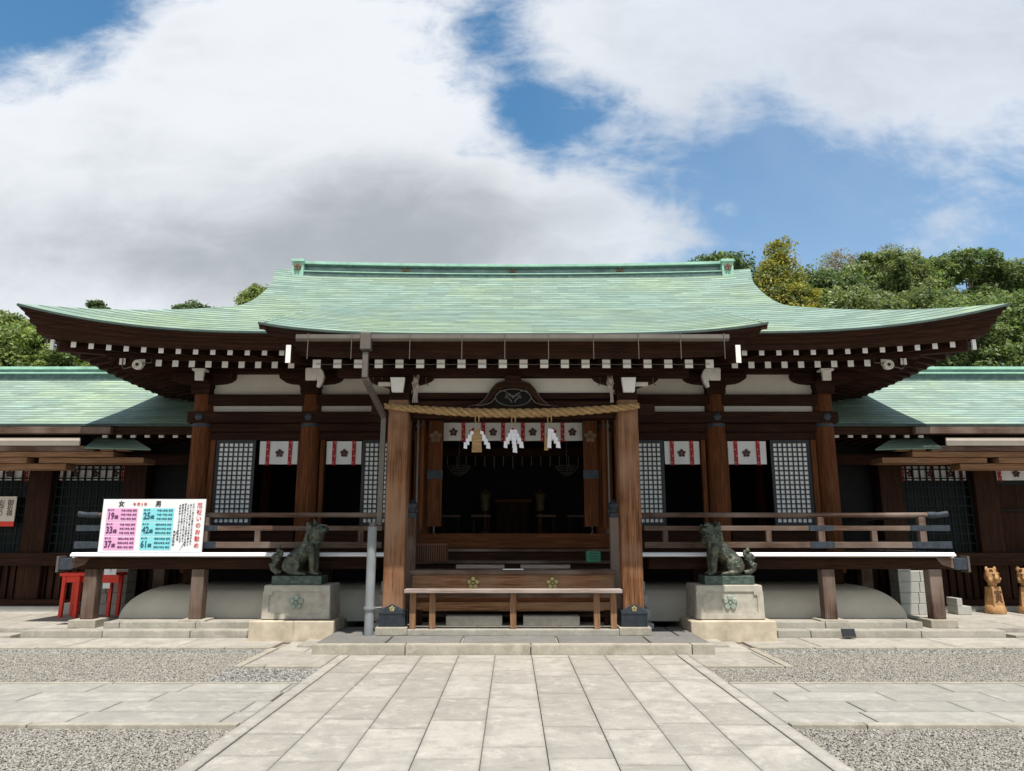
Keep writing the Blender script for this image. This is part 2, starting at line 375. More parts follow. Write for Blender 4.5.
        if label: o['label'] = label
        if kind: o['kind'] = kind
        return o
def B(name, x0, x1, y0, y1, z0, z1, mat, parent, bevel=.006, **k):
    return MB().box(x0, x1, y0, y1, z0, z1).build(name, mat, parent, bevel=bevel, **k)
def text_mesh(body, size, xform, mat, parent, name='lettering', extr=.002, space=1.0, align='CENTER', bold=0.0):
    cu = bpy.data.curves.new(name, 'FONT'); cu.body = body; cu.size = size; cu.extrude = extr
    cu.align_x = align; cu.align_y = 'CENTER'; cu.space_line = space; cu.resolution_u = 2; cu.offset = bold
    t = bpy.data.objects.new(name + '_src', cu); col.objects.link(t)
    bpy.context.view_layer.update()
    me = bpy.data.meshes.new_from_object(t.evaluated_get(bpy.context.evaluated_depsgraph_get()))
    bpy.data.objects.remove(t); bpy.data.curves.remove(cu)
    org = ORG[parent.name]
    me.transform(Matrix.Translation(-org) @ xform)
    me.materials.clear(); me.materials.append(MATS[mat]); me.name = name
    o = bpy.data.objects.new(name, me); col.objects.link(o); o.parent = parent; ORG[o.name] = org
    return o
FRONT = Matrix.Rotation(R(90), 4, 'X')        # text lying in XY stands up facing -Y
def crest(mb, cx, cy, cz, r, th=.008, mi=0, petal=True):
    """five round petals with a small centre, facing -Y"""
    for k in range(5):
        a = PI/2 + 2*PI*k/5
        px, pz = cx + .60*r*math.cos(a), cz + .60*r*math.sin(a)
        mb.lathe((px, cy, pz), [(.36*r, 0), (.36*r, -th*.6), (.27*r, -th)], 12, mi, 'y')
        mb.tube([(cx + .12*r*math.cos(a+PI/5), cy-th, cz + .12*r*math.sin(a+PI/5)), (cx + .5*r*math.cos(a+PI/5), cy-th*.8, cz + .5*r*math.sin(a+PI/5))], .035*r, 5, mi)
    mb.lathe((cx, cy, cz), [(.17*r, 0), (.15*r, -th*1.2)], 10, mi, 'y')
    return mb

# ================================================================== SETTING
def sheet(name, x0, x1, y0, y1, z, mat):
    o = MB().add([(x0, y0, z), (x1, y0, z), (x1, y1, z), (x0, y1, z)], [(0, 1, 2, 3)]).build(name, mat); return tag(o, kind='structure')
sheet('ground', -400, 400, -300, 500, -.035, 'gravel_base')
def slabs(name, x0, x1, y0, y1, ztop, mat, rows=None, cols=None, lenx=None, leny=None, gap=.006, thick=.05, bevel=.004, jit=.0015):
    """rows of stones; cols -> stones run along y in columns, rows -> stones run along x in rows"""
    mb = MB(); mb.uv = []; mb.uv2 = []
    def put(x0_, x1_, y0_, y1_, z0_, z1_):
        mb.box(x0_, x1_, y0_, y1_, z0_, z1_); W_, L_ = x1_-x0_, y1_-y0_
        q = [(0, 0), (W_, 0), (W_, L_), (0, L_)]; mb.uv += q + q; mb.uv2 += [(W_, L_)]*8
    if cols:
        wd = (x1-x0)/cols
        for i in range(cols):
            y = y0 - random.random()*leny
            while y < y1:
                l = leny*random.uniform(.6, 1.45); a, b = max(y, y0), min(y+l, y1)
                if b-a > .06:
                    z = ztop + random.uniform(-jit, jit); put(x0+i*wd+gap/2, x0+(i+1)*wd-gap/2, a+gap, b-gap, ztop-thick, z)
                y += l
    else:
        wd = (y1-y0)/rows
        for i in range(rows):
            x = x0 - random.random()*lenx
            while x < x1:
                l = lenx*random.uniform(.75, 1.3); a, b = max(x, x0), min(x+l, x1)
                if b-a > .06:
                    z = ztop + random.uniform(-jit, jit); put(a+gap, b-gap, y0+i*wd+gap/2, y0+(i+1)*wd-gap/2, ztop-thick, z)
                x += l
    return tag(mb.build(name, mat, bevel=bevel), kind='structure')
PW = 2.34
slabs('approach_path', -2.19, 2.19, -8, 10.44, 0.0, 'slab_main', cols=9, leny=.95)
for s in (-1, 1):
    a, b = sorted((s*2.195, s*PW))
    slabs('path_border', a, b, -8, 10.44, 0.004, 'slab_main', cols=1, leny=1.6)
    a, b = sorted((s*(PW+.004), s*22))
    slabs('cross_path', a, b, 6.80, 8.52, -.002, 'slab_cross', rows=4, lenx=1.15)
    slabs('cross_path_kerb', a, b, 6.69, 6.795, .012, 'slab_kerb', rows=1, lenx=1.6, thick=.07)
    slabs('cross_path_kerb', a, b, 8.525, 8.59, .004, 'slab_kerb', rows=1, lenx=1.6, thick=.07)
    a, b = sorted((s*(PW+.004), s*3.33))
    slabs('apron', a, b, 9.68, 11.7, .0, 'slab_main', rows=2, lenx=1.2)
    slabs('apron_border', min(s*3.335, s*3.45), max(s*3.335, s*3.45), 9.56, 11.05, .004, 'slab_kerb', cols=1, leny=1.2)
    slabs('apron_border', a, b, 9.56, 9.675, .004, 'slab_kerb', rows=1, lenx=1.2)
    a, b = sorted((s*3.455, s*22))
    slabs('ledge_pavement', a, b, 11.16, 12.10, .0, 'slab_main', rows=1, lenx=1.5)
    slabs('ledge_kerb', a, b, 11.05, 11.155, .006, 'slab_kerb', rows=1, lenx=1.4)
    # plinth of stones in front of the hall
    a, b = sorted((s*4.14, s*7.72))
    slabs('stone_terrace_step', a, b, 12.11, 12.42, .105, 'slab_step', rows=1, lenx=1.5, thick=.14, bevel=.008)
    a, b = sorted((s*2.80, s*6.60))
    slabs('stone_terrace_low', min(s*6.61, s*7.20), max(s*6.61, s*7.20), 12.425, 13.9, .10, 'slab_step', rows=1, lenx=1.2, thick=.14, bevel=.008)
    slabs('stone_terrace', a, b, 12.425, 13.9, .20, 'slab_step', rows=1, lenx=1.2, thick=.24, bevel=.008)
    a, b = sorted((s*7.21, s*22))
    slabs('wing_terrace', a, b, 12.5, 15.6, .10, 'slab_main', rows=3, lenx=1.5, thick=.15, bevel=.006)
    a, b = sorted((s*7.86, s*22))
    slabs('wing_terrace_step', a, b, 12.11, 12.49, .03, 'slab_step', rows=1, lenx=1.5, thick=.1)
    a, b = sorted((s*2.73, s*3.1))
    slabs('platform_side_strip', a, b, 11.1, 12.4, .03, 'slab_main', cols=1, leny=.9, thick=.1)
# central platform: kerb stones with darker paving behind
slabs('platform_kerb', -2.72, 2.72, 10.45, 10.63, .13, 'slab_kerb', rows=1, lenx=1.9, thick=.16, bevel=.008)
slabs('platform', -2.72, 2.72, 10.635, 11.34, .128, 'slab_dark', rows=1, lenx=1.35, thick=.16, gap=.014)
slabs('platform', -2.72, 2.72, 11.345, 12.42, .128, 'slab_dark', rows=1, lenx=1.35, thick=.16, gap=.014)
tag(MB().box(-1.56, 1.56, 11.36, 12.3, .12, .215).build('threshold_stone', 'stone_step', bevel=.012), kind='structure')
sheet('platform_bed', -2.70, 2.70, 10.47, 12.4, .10, 'stone_kerb')

# loose gravel, real stones
ico = bmesh.new(); bmesh.ops.create_icosphere(ico, subdivisions=1, radius=1)
IV = np.array([v.co[:] for v in ico.verts]); IF = np.array([[v.index for v in f_.verts] for f_ in ico.faces]); ico.free()
def gravel(name, rects, dens, size, mat, zb=-.03):
    allv = []; allf = []; off = 0
    for (x0, x1, y0, y1) in rects:
        n = int((x1-x0)*(y1-y0)*dens)
        c = np.stack([rng.uniform(x0, x1, n), rng.uniform(y0, y1, n), zb + rng.uniform(0, .012, n)], 1)
        sc = size*rng.uniform(.55, 1.25, (n, 1, 1))*rng.uniform(.65, 1.2, (n, 1, 3)); sc[:, :, 2] *= .75
        th = rng.uniform(0, 6.28, n); V_ = IV[None]*sc + 0*c[:, None]
        V_ = V_*(1+rng.uniform(-.18, .18, V_.shape))
        X = V_[:, :, 0]*np.cos(th)[:, None] - V_[:, :, 1]*np.sin(th)[:, None]
        Y = V_[:, :, 0]*np.sin(th)[:, None] + V_[:, :, 1]*np.cos(th)[:, None]
        V_ = np.stack([X, Y, V_[:, :, 2]], 2) + c[:, None]
        allv.append(V_.reshape(-1, 3)); allf.append((IF[None] + (np.arange(n)*len(IV))[:, None, None] + off).reshape(-1, 3)); off += n*len(IV)
    v = np.concatenate(allv); fa = np.concatenate(allf)
    me = bpy.data.meshes.new(name); me.vertices.add(len(v)); me.vertices.foreach_set('co', v.ravel())
    me.loops.add(fa.size); me.loops.foreach_set('vertex_index', fa.ravel().astype(np.int32))
    me.polygons.add(len(fa)); me.polygons.foreach_set('loop_start', np.arange(0, fa.size, 3, dtype=np.int32))
    me.update(calc_edges=True); me.materials.append(MATS[mat])
    o = bpy.data.objects.new(name, me); col.objects.link(o); return tag(o, kind='stuff', label='loose pale gravel between the paving strips' if mat == 'gravel' else 'darker gravel along the edges of the gravel beds', cat='gravel')
GR = []
for s in (-1, 1):
    for (a, b, y0, y1) in ((PW+.01, 6.2, 5.0, 6.69), (3.46, 8.8, 8.6, 10.75), (PW+.01, 3.46, 8.6, 9.55)):
        if s < 0 and a < 3 and y0 > 8: continue
        GR.append((min(s*a, s*b), max(s*a, s*b), y0, y1))
gravel('gravel', GR, 5600, .0106, 'gravel')
gravel('dark_gravel', [(-8.8, -3.46, 10.7, 11.05), (3.46, 8.8, 10.7, 11.05), (-3.46, -PW-.01, 8.6, 9.55)], 2600, .016, 'gravel_dark')

# ================================================================== MAIN HALL
HALL = thing('shrine_hall', (0, 17.5, .13), 'wide dark wooden shrine hall with sweeping green copper roof and white rafter ends', 'shrine hall')
def lf(dc): return .455*max(0., 1-dc/4.45)**2.6
def prof(d):
    s_ = d/6.0; return 4.79 + 3.19*(.78*s_ + .22*s_*s_)
VP = [(2.55, 5.40), (3.0, 5.37), (3.5, 5.39), (4.2, 5.47), (4.8, 5.56), (5.5, 5.76), (6.0, 5.92)]
def verge(d):
    if d <= 2.55: return 7.95-d
    for (a, xa), (b, xb) in zip(VP, VP[1:]):
        if d <= b: return xa + (xb-xa)*(d-a)/(b-a)
    return VP[-1][1]
def SX(side, a, d):
    x, y = {'F': (a, 11.5+d), 'B': (-a, 23.5-d), 'L': (-7.95+d, 17.5-a), 'R': (7.95-d, 17.5+a)}[side]
    q = .055*max(0., 1-((7.95-abs(x))+(6-abs(y-17.5)))/3.2)**2       # the corners sweep outward
    return x + math.copysign(q, x), y + math.copysign(q, y-17.5)
HALF = {'F': 7.95, 'B': 7.95, 'L': 6.0, 'R': 6.0}
mb = MB(); mb.uv = []
def courses(zf, dmax, lip=.007, step=.21):
    """rows (d, dz, arc) of overlapping copper sheets: every course starts with a small lip"""
    N = 1500; ds = [dmax*i/N for i in range(N+1)]; arc_ = [0]
    for p, q in zip(ds, ds[1:]): arc_.append(arc_[-1] + math.hypot(q-p, zf(q)-zf(p)))
    rows = [(0, 0, 0)]; k = 1
    while k*step < arc_[-1]-.02:
        d = float(np.interp(k*step, arc_, ds)); rows += [(d-.0015, 0, k*step-.002), (d, lip, k*step+.002)]; k += 1
    return rows + [(dmax, 0, arc_[-1])]
for side in 'FBLR':
    dmax = 6.0 if side in 'FB' else 2.75
    ROWS = courses(prof, dmax); nd, na = len(ROWS)-1, (90 if side in 'FB' else 60)
    arc = 0; b0 = len(mb.v); vs = []; fs = []; pz = None
    for i in range(nd+1):
        d, dz_, arc = ROWS[i]; am = verge(d) if side in 'FB' else 6.0-d
        z0 = prof(d) + dz_
        for j in range(na+1):
            a = am*(2*j/na-1); x, y = SX(side, a, d)
            sag = -.05*(1-min(1, (abs(a)/5.5)**2))*(d/6)**2 if side in 'FB' else 0
            vs.append((x, y, z0 + lf(HALF[side]-abs(a)) + sag)); mb.uv.append((a + 20*'FBLR'.index(side), arc))
    for i in range(nd):
        for j in range(na):
            p = i*(na+1)+j; fs.append((p, p+1, p+na+2, p+na+1))
    mb.add(vs, fs)
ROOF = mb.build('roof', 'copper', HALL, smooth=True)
def strip(mb, side, prf, n=48, mi=0, half=None, lfn=lf):
    H = half if half else HALF[side]; vs = []; fs = []; k = len(prf)
    for i in range(n+1):
        t = 2*i/n-1; t = math.copysign(abs(t)**.8, t)
        for (d, z, kk) in prf:
            a = t*(H-d); x, y = SX(side, a, d); vs.append((x, y, z + kk*lfn(H-abs(a))))
    for i in range(n):
        for j in range(k-1): fs.append((i*k+j, (i+1)*k+j, (i+1)*k+j+1, i*k+j+1))
    mb.add(vs, fs, mi)
mb = MB()
for side in 'FBLR':
    strip(mb, side, [(0, 4.79, 1), (-.006, 4.755, 1), (.03, 4.752, 1)], mi=0)
    strip(mb, side, [(.03, 4.752, 1), (.035, 4.725, .98), (.075, 4.722, .98), (.08, 4.685, .92), (.13, 4.683, .9)], mi=1)
    strip(mb, side, [(.13, 4.683, .9), (.135, 4.63, .8), (.2, 4.628, .75), (.21, 4.575, .6), (.38, 4.565, .5), (.395, 4.60, .45)], mi=2)
mb.build('eave_board', ['copper_edge', 'wood_dark_x', 'wood_dark_x'], HALL)
mb = MB()
for side in 'FBLR':
    strip(mb, side, [(.39, 4.598, .45), (1.0, 4.70, .45), (1.0, 4.52, .3), (2.6, 4.86, .15)])
mb.build('soffit', 'wood_dark_x', HALL)
# gable walls and verge boards
for s in (-1, 1):
    mb = MB(); n = 16; vs = []
    for i in range(n+1):
        d = 2.6 + 3.4*i/n; z = prof(d)-.03; vs.append((s*5.1, 11.5+d, z))
    pts = [(v[1], v[2]) for v in vs] + [(35-v[1], v[2]) for v in reversed(vs)]
    mb.prism(pts, 'x', s*5.05, s*5.1)
    mb.build('gable_wall', 'wood_dark_z', HALL)
    mb = MB()
    for yy in (1, -1):
        vs = []; fs = []
        for i in range(n+1):
            d = 2.6 + 3.4*i/n; x = s*(verge(d)-.02); y = 17.5 - yy*(6-d); z = prof(d)-.012 + lf(7.95-abs(x))
            h = .22 + .16*(1-i/n)
            vs += [(x, y, z), (x-s*.07, y, z), (x-s*.07, y, z-h), (x, y, z-h)]
        for i in range(n):
            for j in range(4): fs.append((i*4+j, (i+1)*4+j, (i+1)*4+(j+1) % 4, i*4+(j+1) % 4))
        fs += [(0, 1, 2, 3), (n*4+3, n*4+2, n*4+1, n*4)]
        mb.add(vs, fs)
    mb.build('verge_board', 'wood_dark_y', HALL)
# ridge
def rz(x): return 7.735 + .09*(abs(x)/5.5)**2
def ridgebar(y0, y1, h0, h1, mi, mb, X=5.22):
    n = 24; vs = []; fs = []
    for i in range(n+1):
        x = -X + 2*X*i/n; z = rz(x); vs += [(x, y0, z+h0), (x, y1, z+h0), (x, y1, z+h1), (x, y0, z+h1)]
    for i in range(n):
        for j in range(4): fs.append((i*4+j, i*4+(j+1) % 4, (i+1)*4+(j+1) % 4, (i+1)*4+j))
    fs += [(3, 2, 1, 0), (n*4, n*4+1, n*4+2, n*4+3)]
    mb.add(vs, fs, mi)
mb = MB()
ridgebar(17.10, 17.90, -.25, .035, 2, mb); ridgebar(17.08, 17.92, .035, .06, 1, mb); ridgebar(17.2, 17.8, .06, .20, 3, mb)
ridgebar(17.12, 17.88, .20, .235, 2, mb); ridgebar(17.08, 17.92, .235, .30, 1, mb); ridgebar(17.2, 17.8, .30, .325, 1, mb)
RC = mb.build('ridge_cap', ['copper', 'copper_light', 'copper_dark', 'copper_panel'], HALL, bevel=.004)
for s in (-1, 1):
    mb = MB(); mb.box(s*5.08, s*5.36, 17.04, 17.96, rz(5.4)-.2, rz(5.4)+.28); mb.box(s*5.06, s*5.38, 17.0, 18.0, rz(5.4)+.25, rz(5.4)+.32)
    mb.build('ridge_end', 'copper_light', RC, bevel=.01)
for x in (-5.22, -2.62, 0, 2.62, 5.22):
    crest(MB(), x, 17.2 if abs(x) < 5 else 17.035, rz(x)+.13, .10, .04).build('ridge_crest', 'crest_dull', RC)

# rafters with white ends
def rafter(mb, side, a, d0, z0, d1, z1, w_, h, k0, k1=None, lfn=lf, half=None, trim=True, mi=(0, 1)):
    H = half if half else HALF[side]; L = lfn(H-abs(a))
    if trim: d1 = min(d1, H-abs(a)-.02) if H-abs(a) < d1 else d1
    if d1 <= d0+.1: return
    k1 = k0 if k1 is None else k1; p = []
    for zz in (-h/2, h/2):
        for (aa, dd, z, kk) in ((a-w_/2, d0, z0, k0), (a+w_/2, d0, z0, k0), (a+w_/2, d1, z1, k1), (a-w_/2, d1, z1, k1)):
            x, y = SX(side, aa, dd); p.append((x, y, z+zz+kk*L))
    b = len(mb.v); mb.v += p
    for i, q in enumerate([(0,3,2,1),(4,5,6,7),(0,1,5,4),(1,2,6,5),(2,3,7,6),(3,0,4,7)]):
        mb.f.append(tuple(b+t for t in q)); mb.m.append(mi[1] if i == 2 else mi[0])
RX = [3.83 + .2855*i for i in range(13)]
for s in (-1, 1):
    for x in RX:
        mb = MB(); rafter(mb, 'F', s*x, .40, 4.535, 1.15, 4.66, .086, .098, .45, .42); mb.build('rafter', ['wood_dark_y', 'white_paint'], HALL, bevel=.003)
    for x in RX[:10] + [RX[10]+.05]:
        mb = MB(); rafter(mb, 'F', s*(x-.01), .92, 4.445, 2.5, 4.78, .105, .115, .3, .15); mb.build('rafter', ['wood_dark_y', 'white_paint'], HALL, bevel=.003)
mb = MB()
for side in 'LRB':
    H = HALF[side]; k = int((H-.5)/.2855)
    for i in range(-k, k+1):
        rafter(mb, side, i*.2855, .40, 4.535, 1.15, 4.66, .095, .105, .45, .42); 
        rafter(mb, side, i*.2855, .92, 4.445, 2.5, 4.78, .105, .115, .3, .15)
mb.build('side_rafters', ['wood_dark_x', 'white_paint'], HALL, kind='stuff')
for side in 'FBLR':      # kioi board under the flying rafters
    mb = MB(); strip(mb, side, [(.93, 4.505, .32), (.93, 4.575, .42), (1.02, 4.58, .42), (1.02, 4.505, .32), (.93, 4.505, .32)])
    mb.build('eave_batten', 'wood_dark_x' if side in 'FB' else 'wood_dark_y', HALL)
for sx in (-1, 1):       # hip rafters at the corners
    for sy in (0, 1):
        p = []; 
        for (t, z) in ((.40, 4.68), (2.4, 4.9)):
            cx, cy = 7.95-t, (11.5+t if not sy else 23.5-t)
            for (o1, o2) in ((-.05, -.12), (.05, -.12), (.05, .09), (-.05, .09)):
                p.append((sx*(cx+o1), cy+(o1 if not sy else -o1), z+o2))
        mb = MB().add(p, [(0, 1, 2, 3)], 1); mb.add(p, [(4, 7, 6, 5), (0, 4, 5, 1), (1, 5, 6, 2), (2, 6, 7, 3), (3, 7, 4, 0)], 0)
        hp = mb.build('hip_rafter', ['wood_dark_y', 'wood_dark_y'], HALL, bevel=.004)
        yb = 11.78 if not sy else 23.22; MB().box(sx*7.55, sx*7.61, yb, yb+(.04 if not sy else -.04), 4.56, 4.73).build('tip_cap', 'white_paint', hp, bevel=.004)

# body: columns
COLX = (5.90, 3.84)
def column(x, y, z0=.9, z1=4.2, r=.19, mat='wood_red_z', par=None):
    o = MB().lathe((x, y, z0), [(r*1.0, 0), (r, .4), (r*.985, z1-z0)], 28).build('column', mat, par or HALL, smooth=True)
    MB().lathe((x, y, 3.57), [(r+.012, 0), (r+.012, .06)], 28).build('column_band', 'metal_blue', o, smooth=True)
    return o
YB = 21.1
for s in (-1, 1):
    for x in COLX: column(s*x, 13.95)
    for x in (1.72,): column(s*x, 14.0, r=.17)
    for y in (15.75, 17.55, 19.35, YB): column(s*5.90, y)
    for x in (1.95, 3.86): column(s*x, YB)
# long front beams
def long_beam(nm, x0, x1, y0, y1, z0, z1, mat='wood_dark_x', **k): return B(nm, x0, x1, y0, y1, z0, z1, mat, HALL, .008, **k)
tb = long_beam('tie_beam', -6.12, 6.12, 13.74, 13.98, 3.645, 3.85)
for s in (-1, 1):
    for x in COLX:
        MB().lathe((s*x, 13.738, 3.75), [(.075, 0), (.075, -.015), (.03, -.03)], 6, axis='y').build('nail_cover', 'metal_blue', tb)
long_beam('lintel', -5.75, -1.5, 13.86, 14.02, 3.485, 3.642, 'wood_dark_x'); long_beam('lintel', 1.5, 5.75, 13.86, 14.02, 3.485, 3.642, 'wood_dark_x')
long_beam('lintel', -5.72, -1.55, 13.9, 14.02, 3.33, 3.478, 'wood_dark_x'); long_beam('lintel', 1.55, 5.72, 13.9, 14.02, 3.33, 3.478, 'wood_dark_x')
long_beam('upper_beam', -5.78, 5.78, 13.8, 14.02, 3.99, 4.19); long_beam('wall_plate', -6.5, 6.5, 13.75, 14.05, 4.60, 4.76)
for y in (YB,):
    long_beam('tie_beam', -6.12, 6.12, y-.12, y+.12, 3.645, 3.85); long_beam('wall_plate', -6.5, 6.5, y-.15, y+.15, 4.60, 4.76)
for s in (-1, 1):
    B('tie_beam', s*5.78, s*6.02, 14.0, YB-.13, 3.66, 3.84, 'wood_dark_y', HALL)
    B('wall_plate', s*5.76, s*6.04, 13.3, YB+.6, 4.61, 4.75, 'wood_dark_y', HALL)
    B('side_plaster', s*5.86, s*5.92, 14.0, YB-.2, 3.86, 4.60, 'plaster', HALL, 0)
    B('side_wall', s*5.86, s*5.92, 14.1, YB-.2, 1.3, 3.66, 'wood_dark_z', HALL, 0)
    for (x0, x1) in ((5.74, 4.0), (3.68, 1.9)):
        B('plaster_panel', s*x0, s*x1, 13.93, 13.98, 3.865, 3.985, 'plaster', HALL, 0)
        B('plaster_panel', s*x0, s*x1, 13.93, 13.98, 4.195, 4.598, 'plaster', HALL, 0)
B('back_wall', -5.85, 5.85, YB-.05, YB+.05, .9, 4.6, 'wood_dark_z', HALL, 0)
B('plaster_panel', -1.5, 1.5, 13.93, 13.98, 4.195, 4.598, 'plaster', HALL, 0)
B('ceiling', -5.85, 5.85, 14.05, YB-.06, 3.9, 3.98, 'wood_dark_x', HALL, 0)
B('interior_floor', -5.85, 5.85, 13.99, YB-.06, 1.45, 1.58, 'wood_dark_x', HALL, 0)
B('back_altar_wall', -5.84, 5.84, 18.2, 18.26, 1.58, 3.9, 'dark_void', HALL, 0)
# brackets
def arm(cx, y0, y1, L=.59, z=4.595, zl=4.19, w_=.175, mat='wood_dark_x'):
    P_ = []
    half = [(w_, zl), (w_*1.0, 4.30), (w_+.02, 4.33), (w_+.01, 4.385), (w_+.10, 4.392), (L-.18, 4.405), (L-.08, 4.435), (L-.01, 4.485), (L, 4.53), (L, z)]
    P_ = [(cx+a, b) for a, b in half] + [(cx-a, b) for a, b in reversed(half)]
    return MB().prism(P_, 'y', y0, y1).build('bracket', mat, HALL, bevel=.006)
def taper_block(cx, y0, y1, z0, z1, w0, w1, name='bracket_end', mats=('white_paint',), par=None):
    return MB().hexa([(cx-w0/2, y0, z0), (cx+w0/2, y0, z0), (cx+w0/2, y1, z0), (cx-w0/2, y1, z0), (cx-w1/2, y0, z1), (cx+w1/2, y0, z1), (cx+w1/2, y1, z1), (cx-w1/2, y1, z1)]).build(name, list(mats), par or HALL, bevel=.006)
def scroll(cx, y, cz, s, par, name='nosing'):
    """curled white elephant-nose carving beside a bracket, s = side it curls to"""
    pts = [(0, .16), (.10, .17), (.17, .10), (.20, 0), (.17, -.12), (.12, -.20), (.07, -.20), (.08, -.10), (.06, -.02), (0, .02)]
    return MB().prism([(cx+s*a, cz+b) for a, b in pts], 'y', y, y+.10).build(name, 'white_paint', par, bevel=.01)
for s in (-1, 1):
    for i, x in enumerate(COLX):
        b_ = arm(s*x, 13.70, 13.925)
        B('arm_shaft', s*(x-.15)-.07, s*(x-.15)+.07, 13.30, 13.70, 4.40, 4.54, 'wood_dark_y', b_)
        if i == 0:
            taper_block(s*(x-.15), 13.24, 13.30, 4.35, 4.52, .15, .165, par=b_)
            B('cap_board', s*(x-.15)-.12, s*(x-.15)+.12, 13.2, 13.4, 4.525, 4.565, 'white_paint', b_)
        else:
            taper_block(s*(x-.17), 13.14, 13.2, 4.33, 4.56, .20, .22, par=b_)
            scroll(s*(x-.24), 13.02, 4.38, -s, b_)
            B('carved_arm', s*(x-.25), s*(x-.9), 12.9, 13.05, 4.52, 4.60, 'wood_dark_x', b_)
# lattice shutters, curtains, sills
def lattice(x0, x1, z0, z1, y, cell=.0885, par=HALL, frame=.05):
    if x0 > x1: x0, x1 = x1, x0
    p = MB()
    for (a, b, c_, d_) in ((x0, x0+frame, z0, z1), (x1-frame, x1, z0, z1), (x0+frame, x1-frame, z0, z0+frame), (x0+frame, x1-frame, z1-frame, z1)): p.box(a, b, y, y+.05, c_, d_)
    o = p.build('lattice_shutter', 'navy', par, bevel=.004)
    g = MB(); nx = max(1, round((x1-x0-2*frame)/cell)); nz = round((z1-z0-2*frame)/cell)
    for i in range(nx+1):
        x = x0+frame + (x1-x0-2*frame)*i/nx; g.box(x-.011, x+.011, y+.008, y+.028, z0+frame, z1-frame)
    for i in range(nz+1):
        z = z0+frame + (z1-z0-2*frame)*i/nz; g.box(x0+frame, x1-frame, y+.006, y+.024, z-.011, z+.011)
    g.build('grid', 'navy', o)
    MB().box(x0+frame, x1-frame, y+.036, y+.044, z0+frame, z1-frame).build('paper', 'paper', o)
    return o
for s in (-1, 1):
    lattice(s*5.60, s*4.85, 1.74, 3.33, 13.90); lattice(s*2.84, s*1.98, 1.74, 3.33, 13.90)
    B('door_jamb', s*5.60, s*5.70, 13.86, 13.98, 1.45, 3.33, 'wood_red_z', HALL); B('door_jamb', s*3.98, s*4.04, 13.86, 13.98, 1.45, 3.33, 'wood_red_z', HALL)
    B('door_jamb', s*3.62, s*3.54, 13.86, 13.98, 1.45, 3.33, 'wood_red_z', HALL); B('door_jamb', s*1.98, s*1.90, 13.86, 13.98, 1.45, 3.33, 'wood_red_z', HALL)
    B('sill', s*5.70, s*1.9, 13.80, 14.0, 1.66, 1.738, 'wood_red_x', HALL); B('sill', s*5.70, s*1.9, 13.86, 14.0, 1.28, 1.655, 'wood_dark_x', HALL)
def curtain(name, x0, x1, z0, z1, y, lay, crests, bands, label, group=None):
    """hanging white cloth; bands = x positions of red strips; crests = [(x, red)]"""
    if x0 > x1: x0, x1 = x1, x0
    t = thing(name, ((x0+x1)/2, y, z0), label, 'curtain', group)
    n = 60; mb = MB(); ph = random.random()*6
    def wy(x, z): return y + .012*math.sin((x-x0)*16+ph)*(z1-z)/(z1-z0)
    for i in range(n):
        a, b = x0+(x1-x0)*i/n, x0+(x1-x0)*(i+1)/n
        for (za, zb) in ((z0, (z0+z1)/2), ((z0+z1)/2, z1)):
            mb.add([(a, wy(a, za), za), (b, wy(b, za), za), (b, wy(b, zb), zb), (a, wy(a, zb), zb)], [(0, 1, 2, 3)])
    c_ = mb.build('cloth', 'cloth_white', t)
    sm = c_.modifiers.new('thickness', 'SOLIDIFY'); sm.thickness = .004
    for bx in bands:
        bn = MB(); bn.box(bx-.035, bx+.035, y-.022, y-.016, z0-.02, z1+.01)
        o = bn.build('red_band', 'cloth_red', t)
        mk = MB()
        for k in range(4):
            zz = z0+.03 + (z1-z0-.06)*k/3; mk.lathe((bx+(.012 if k % 2 else -.012), y-.022, zz), [(.010, 0), (.010, -.003)], 6, 0, 'y')
        mk.build('band_dots', 'cloth_white', o)
    for (cx, red) in crests:
        crest(MB(), cx, y-.016, (z0+z1)/2-.01, .082, .006).build('plum_crest', 'crest_red' if red else 'crest_dark', t)
    return t
side_c = [(4.74, 4.12, [4.48+.02], [4.20, 4.66], 'outermost'), (3.52, 2.86, [3.19], [3.39, 2.97], 'inner')]
pos = {(-1, 0): 'short white crested curtain in the leftmost opening of the main hall',
       (-1, 1): 'short white curtain with plum crest in the main hall opening just left of the porch',
       (1, 1): 'short white curtain with plum crest in the main hall opening just right of the porch',
       (1, 0): 'short white crested curtain in the rightmost opening of the main hall'}
for s in (-1, 1):
    curtain('hall_curtain', s*4.78, s*4.06, 2.875, 3.31, 13.93, 0, [(s*4.40, False)], [s*4.20, s*4.62], pos[(s, 0)], 'white crested curtains of the main hall')
    curtain('hall_curtain', s*3.52, s*2.86, 2.875, 3.31, 13.93, 0, [(s*3.18, False)], [s*3.00, s*3.37], pos[(s, 1)], 'white crested curtains of the main hall')
cw = 2.60/7
curtain('entrance_curtain', -1.30, 1.30, 3.30, 3.64, 13.78, 0, [(-1.30+cw*(i+.5), i % 2 == 1) for i in range(7)], [-1.30+cw*i for i in range(1, 7)],
        'long white curtain with seven plum crests and red strips over the entrance', 'white crested curtains of the main hall')
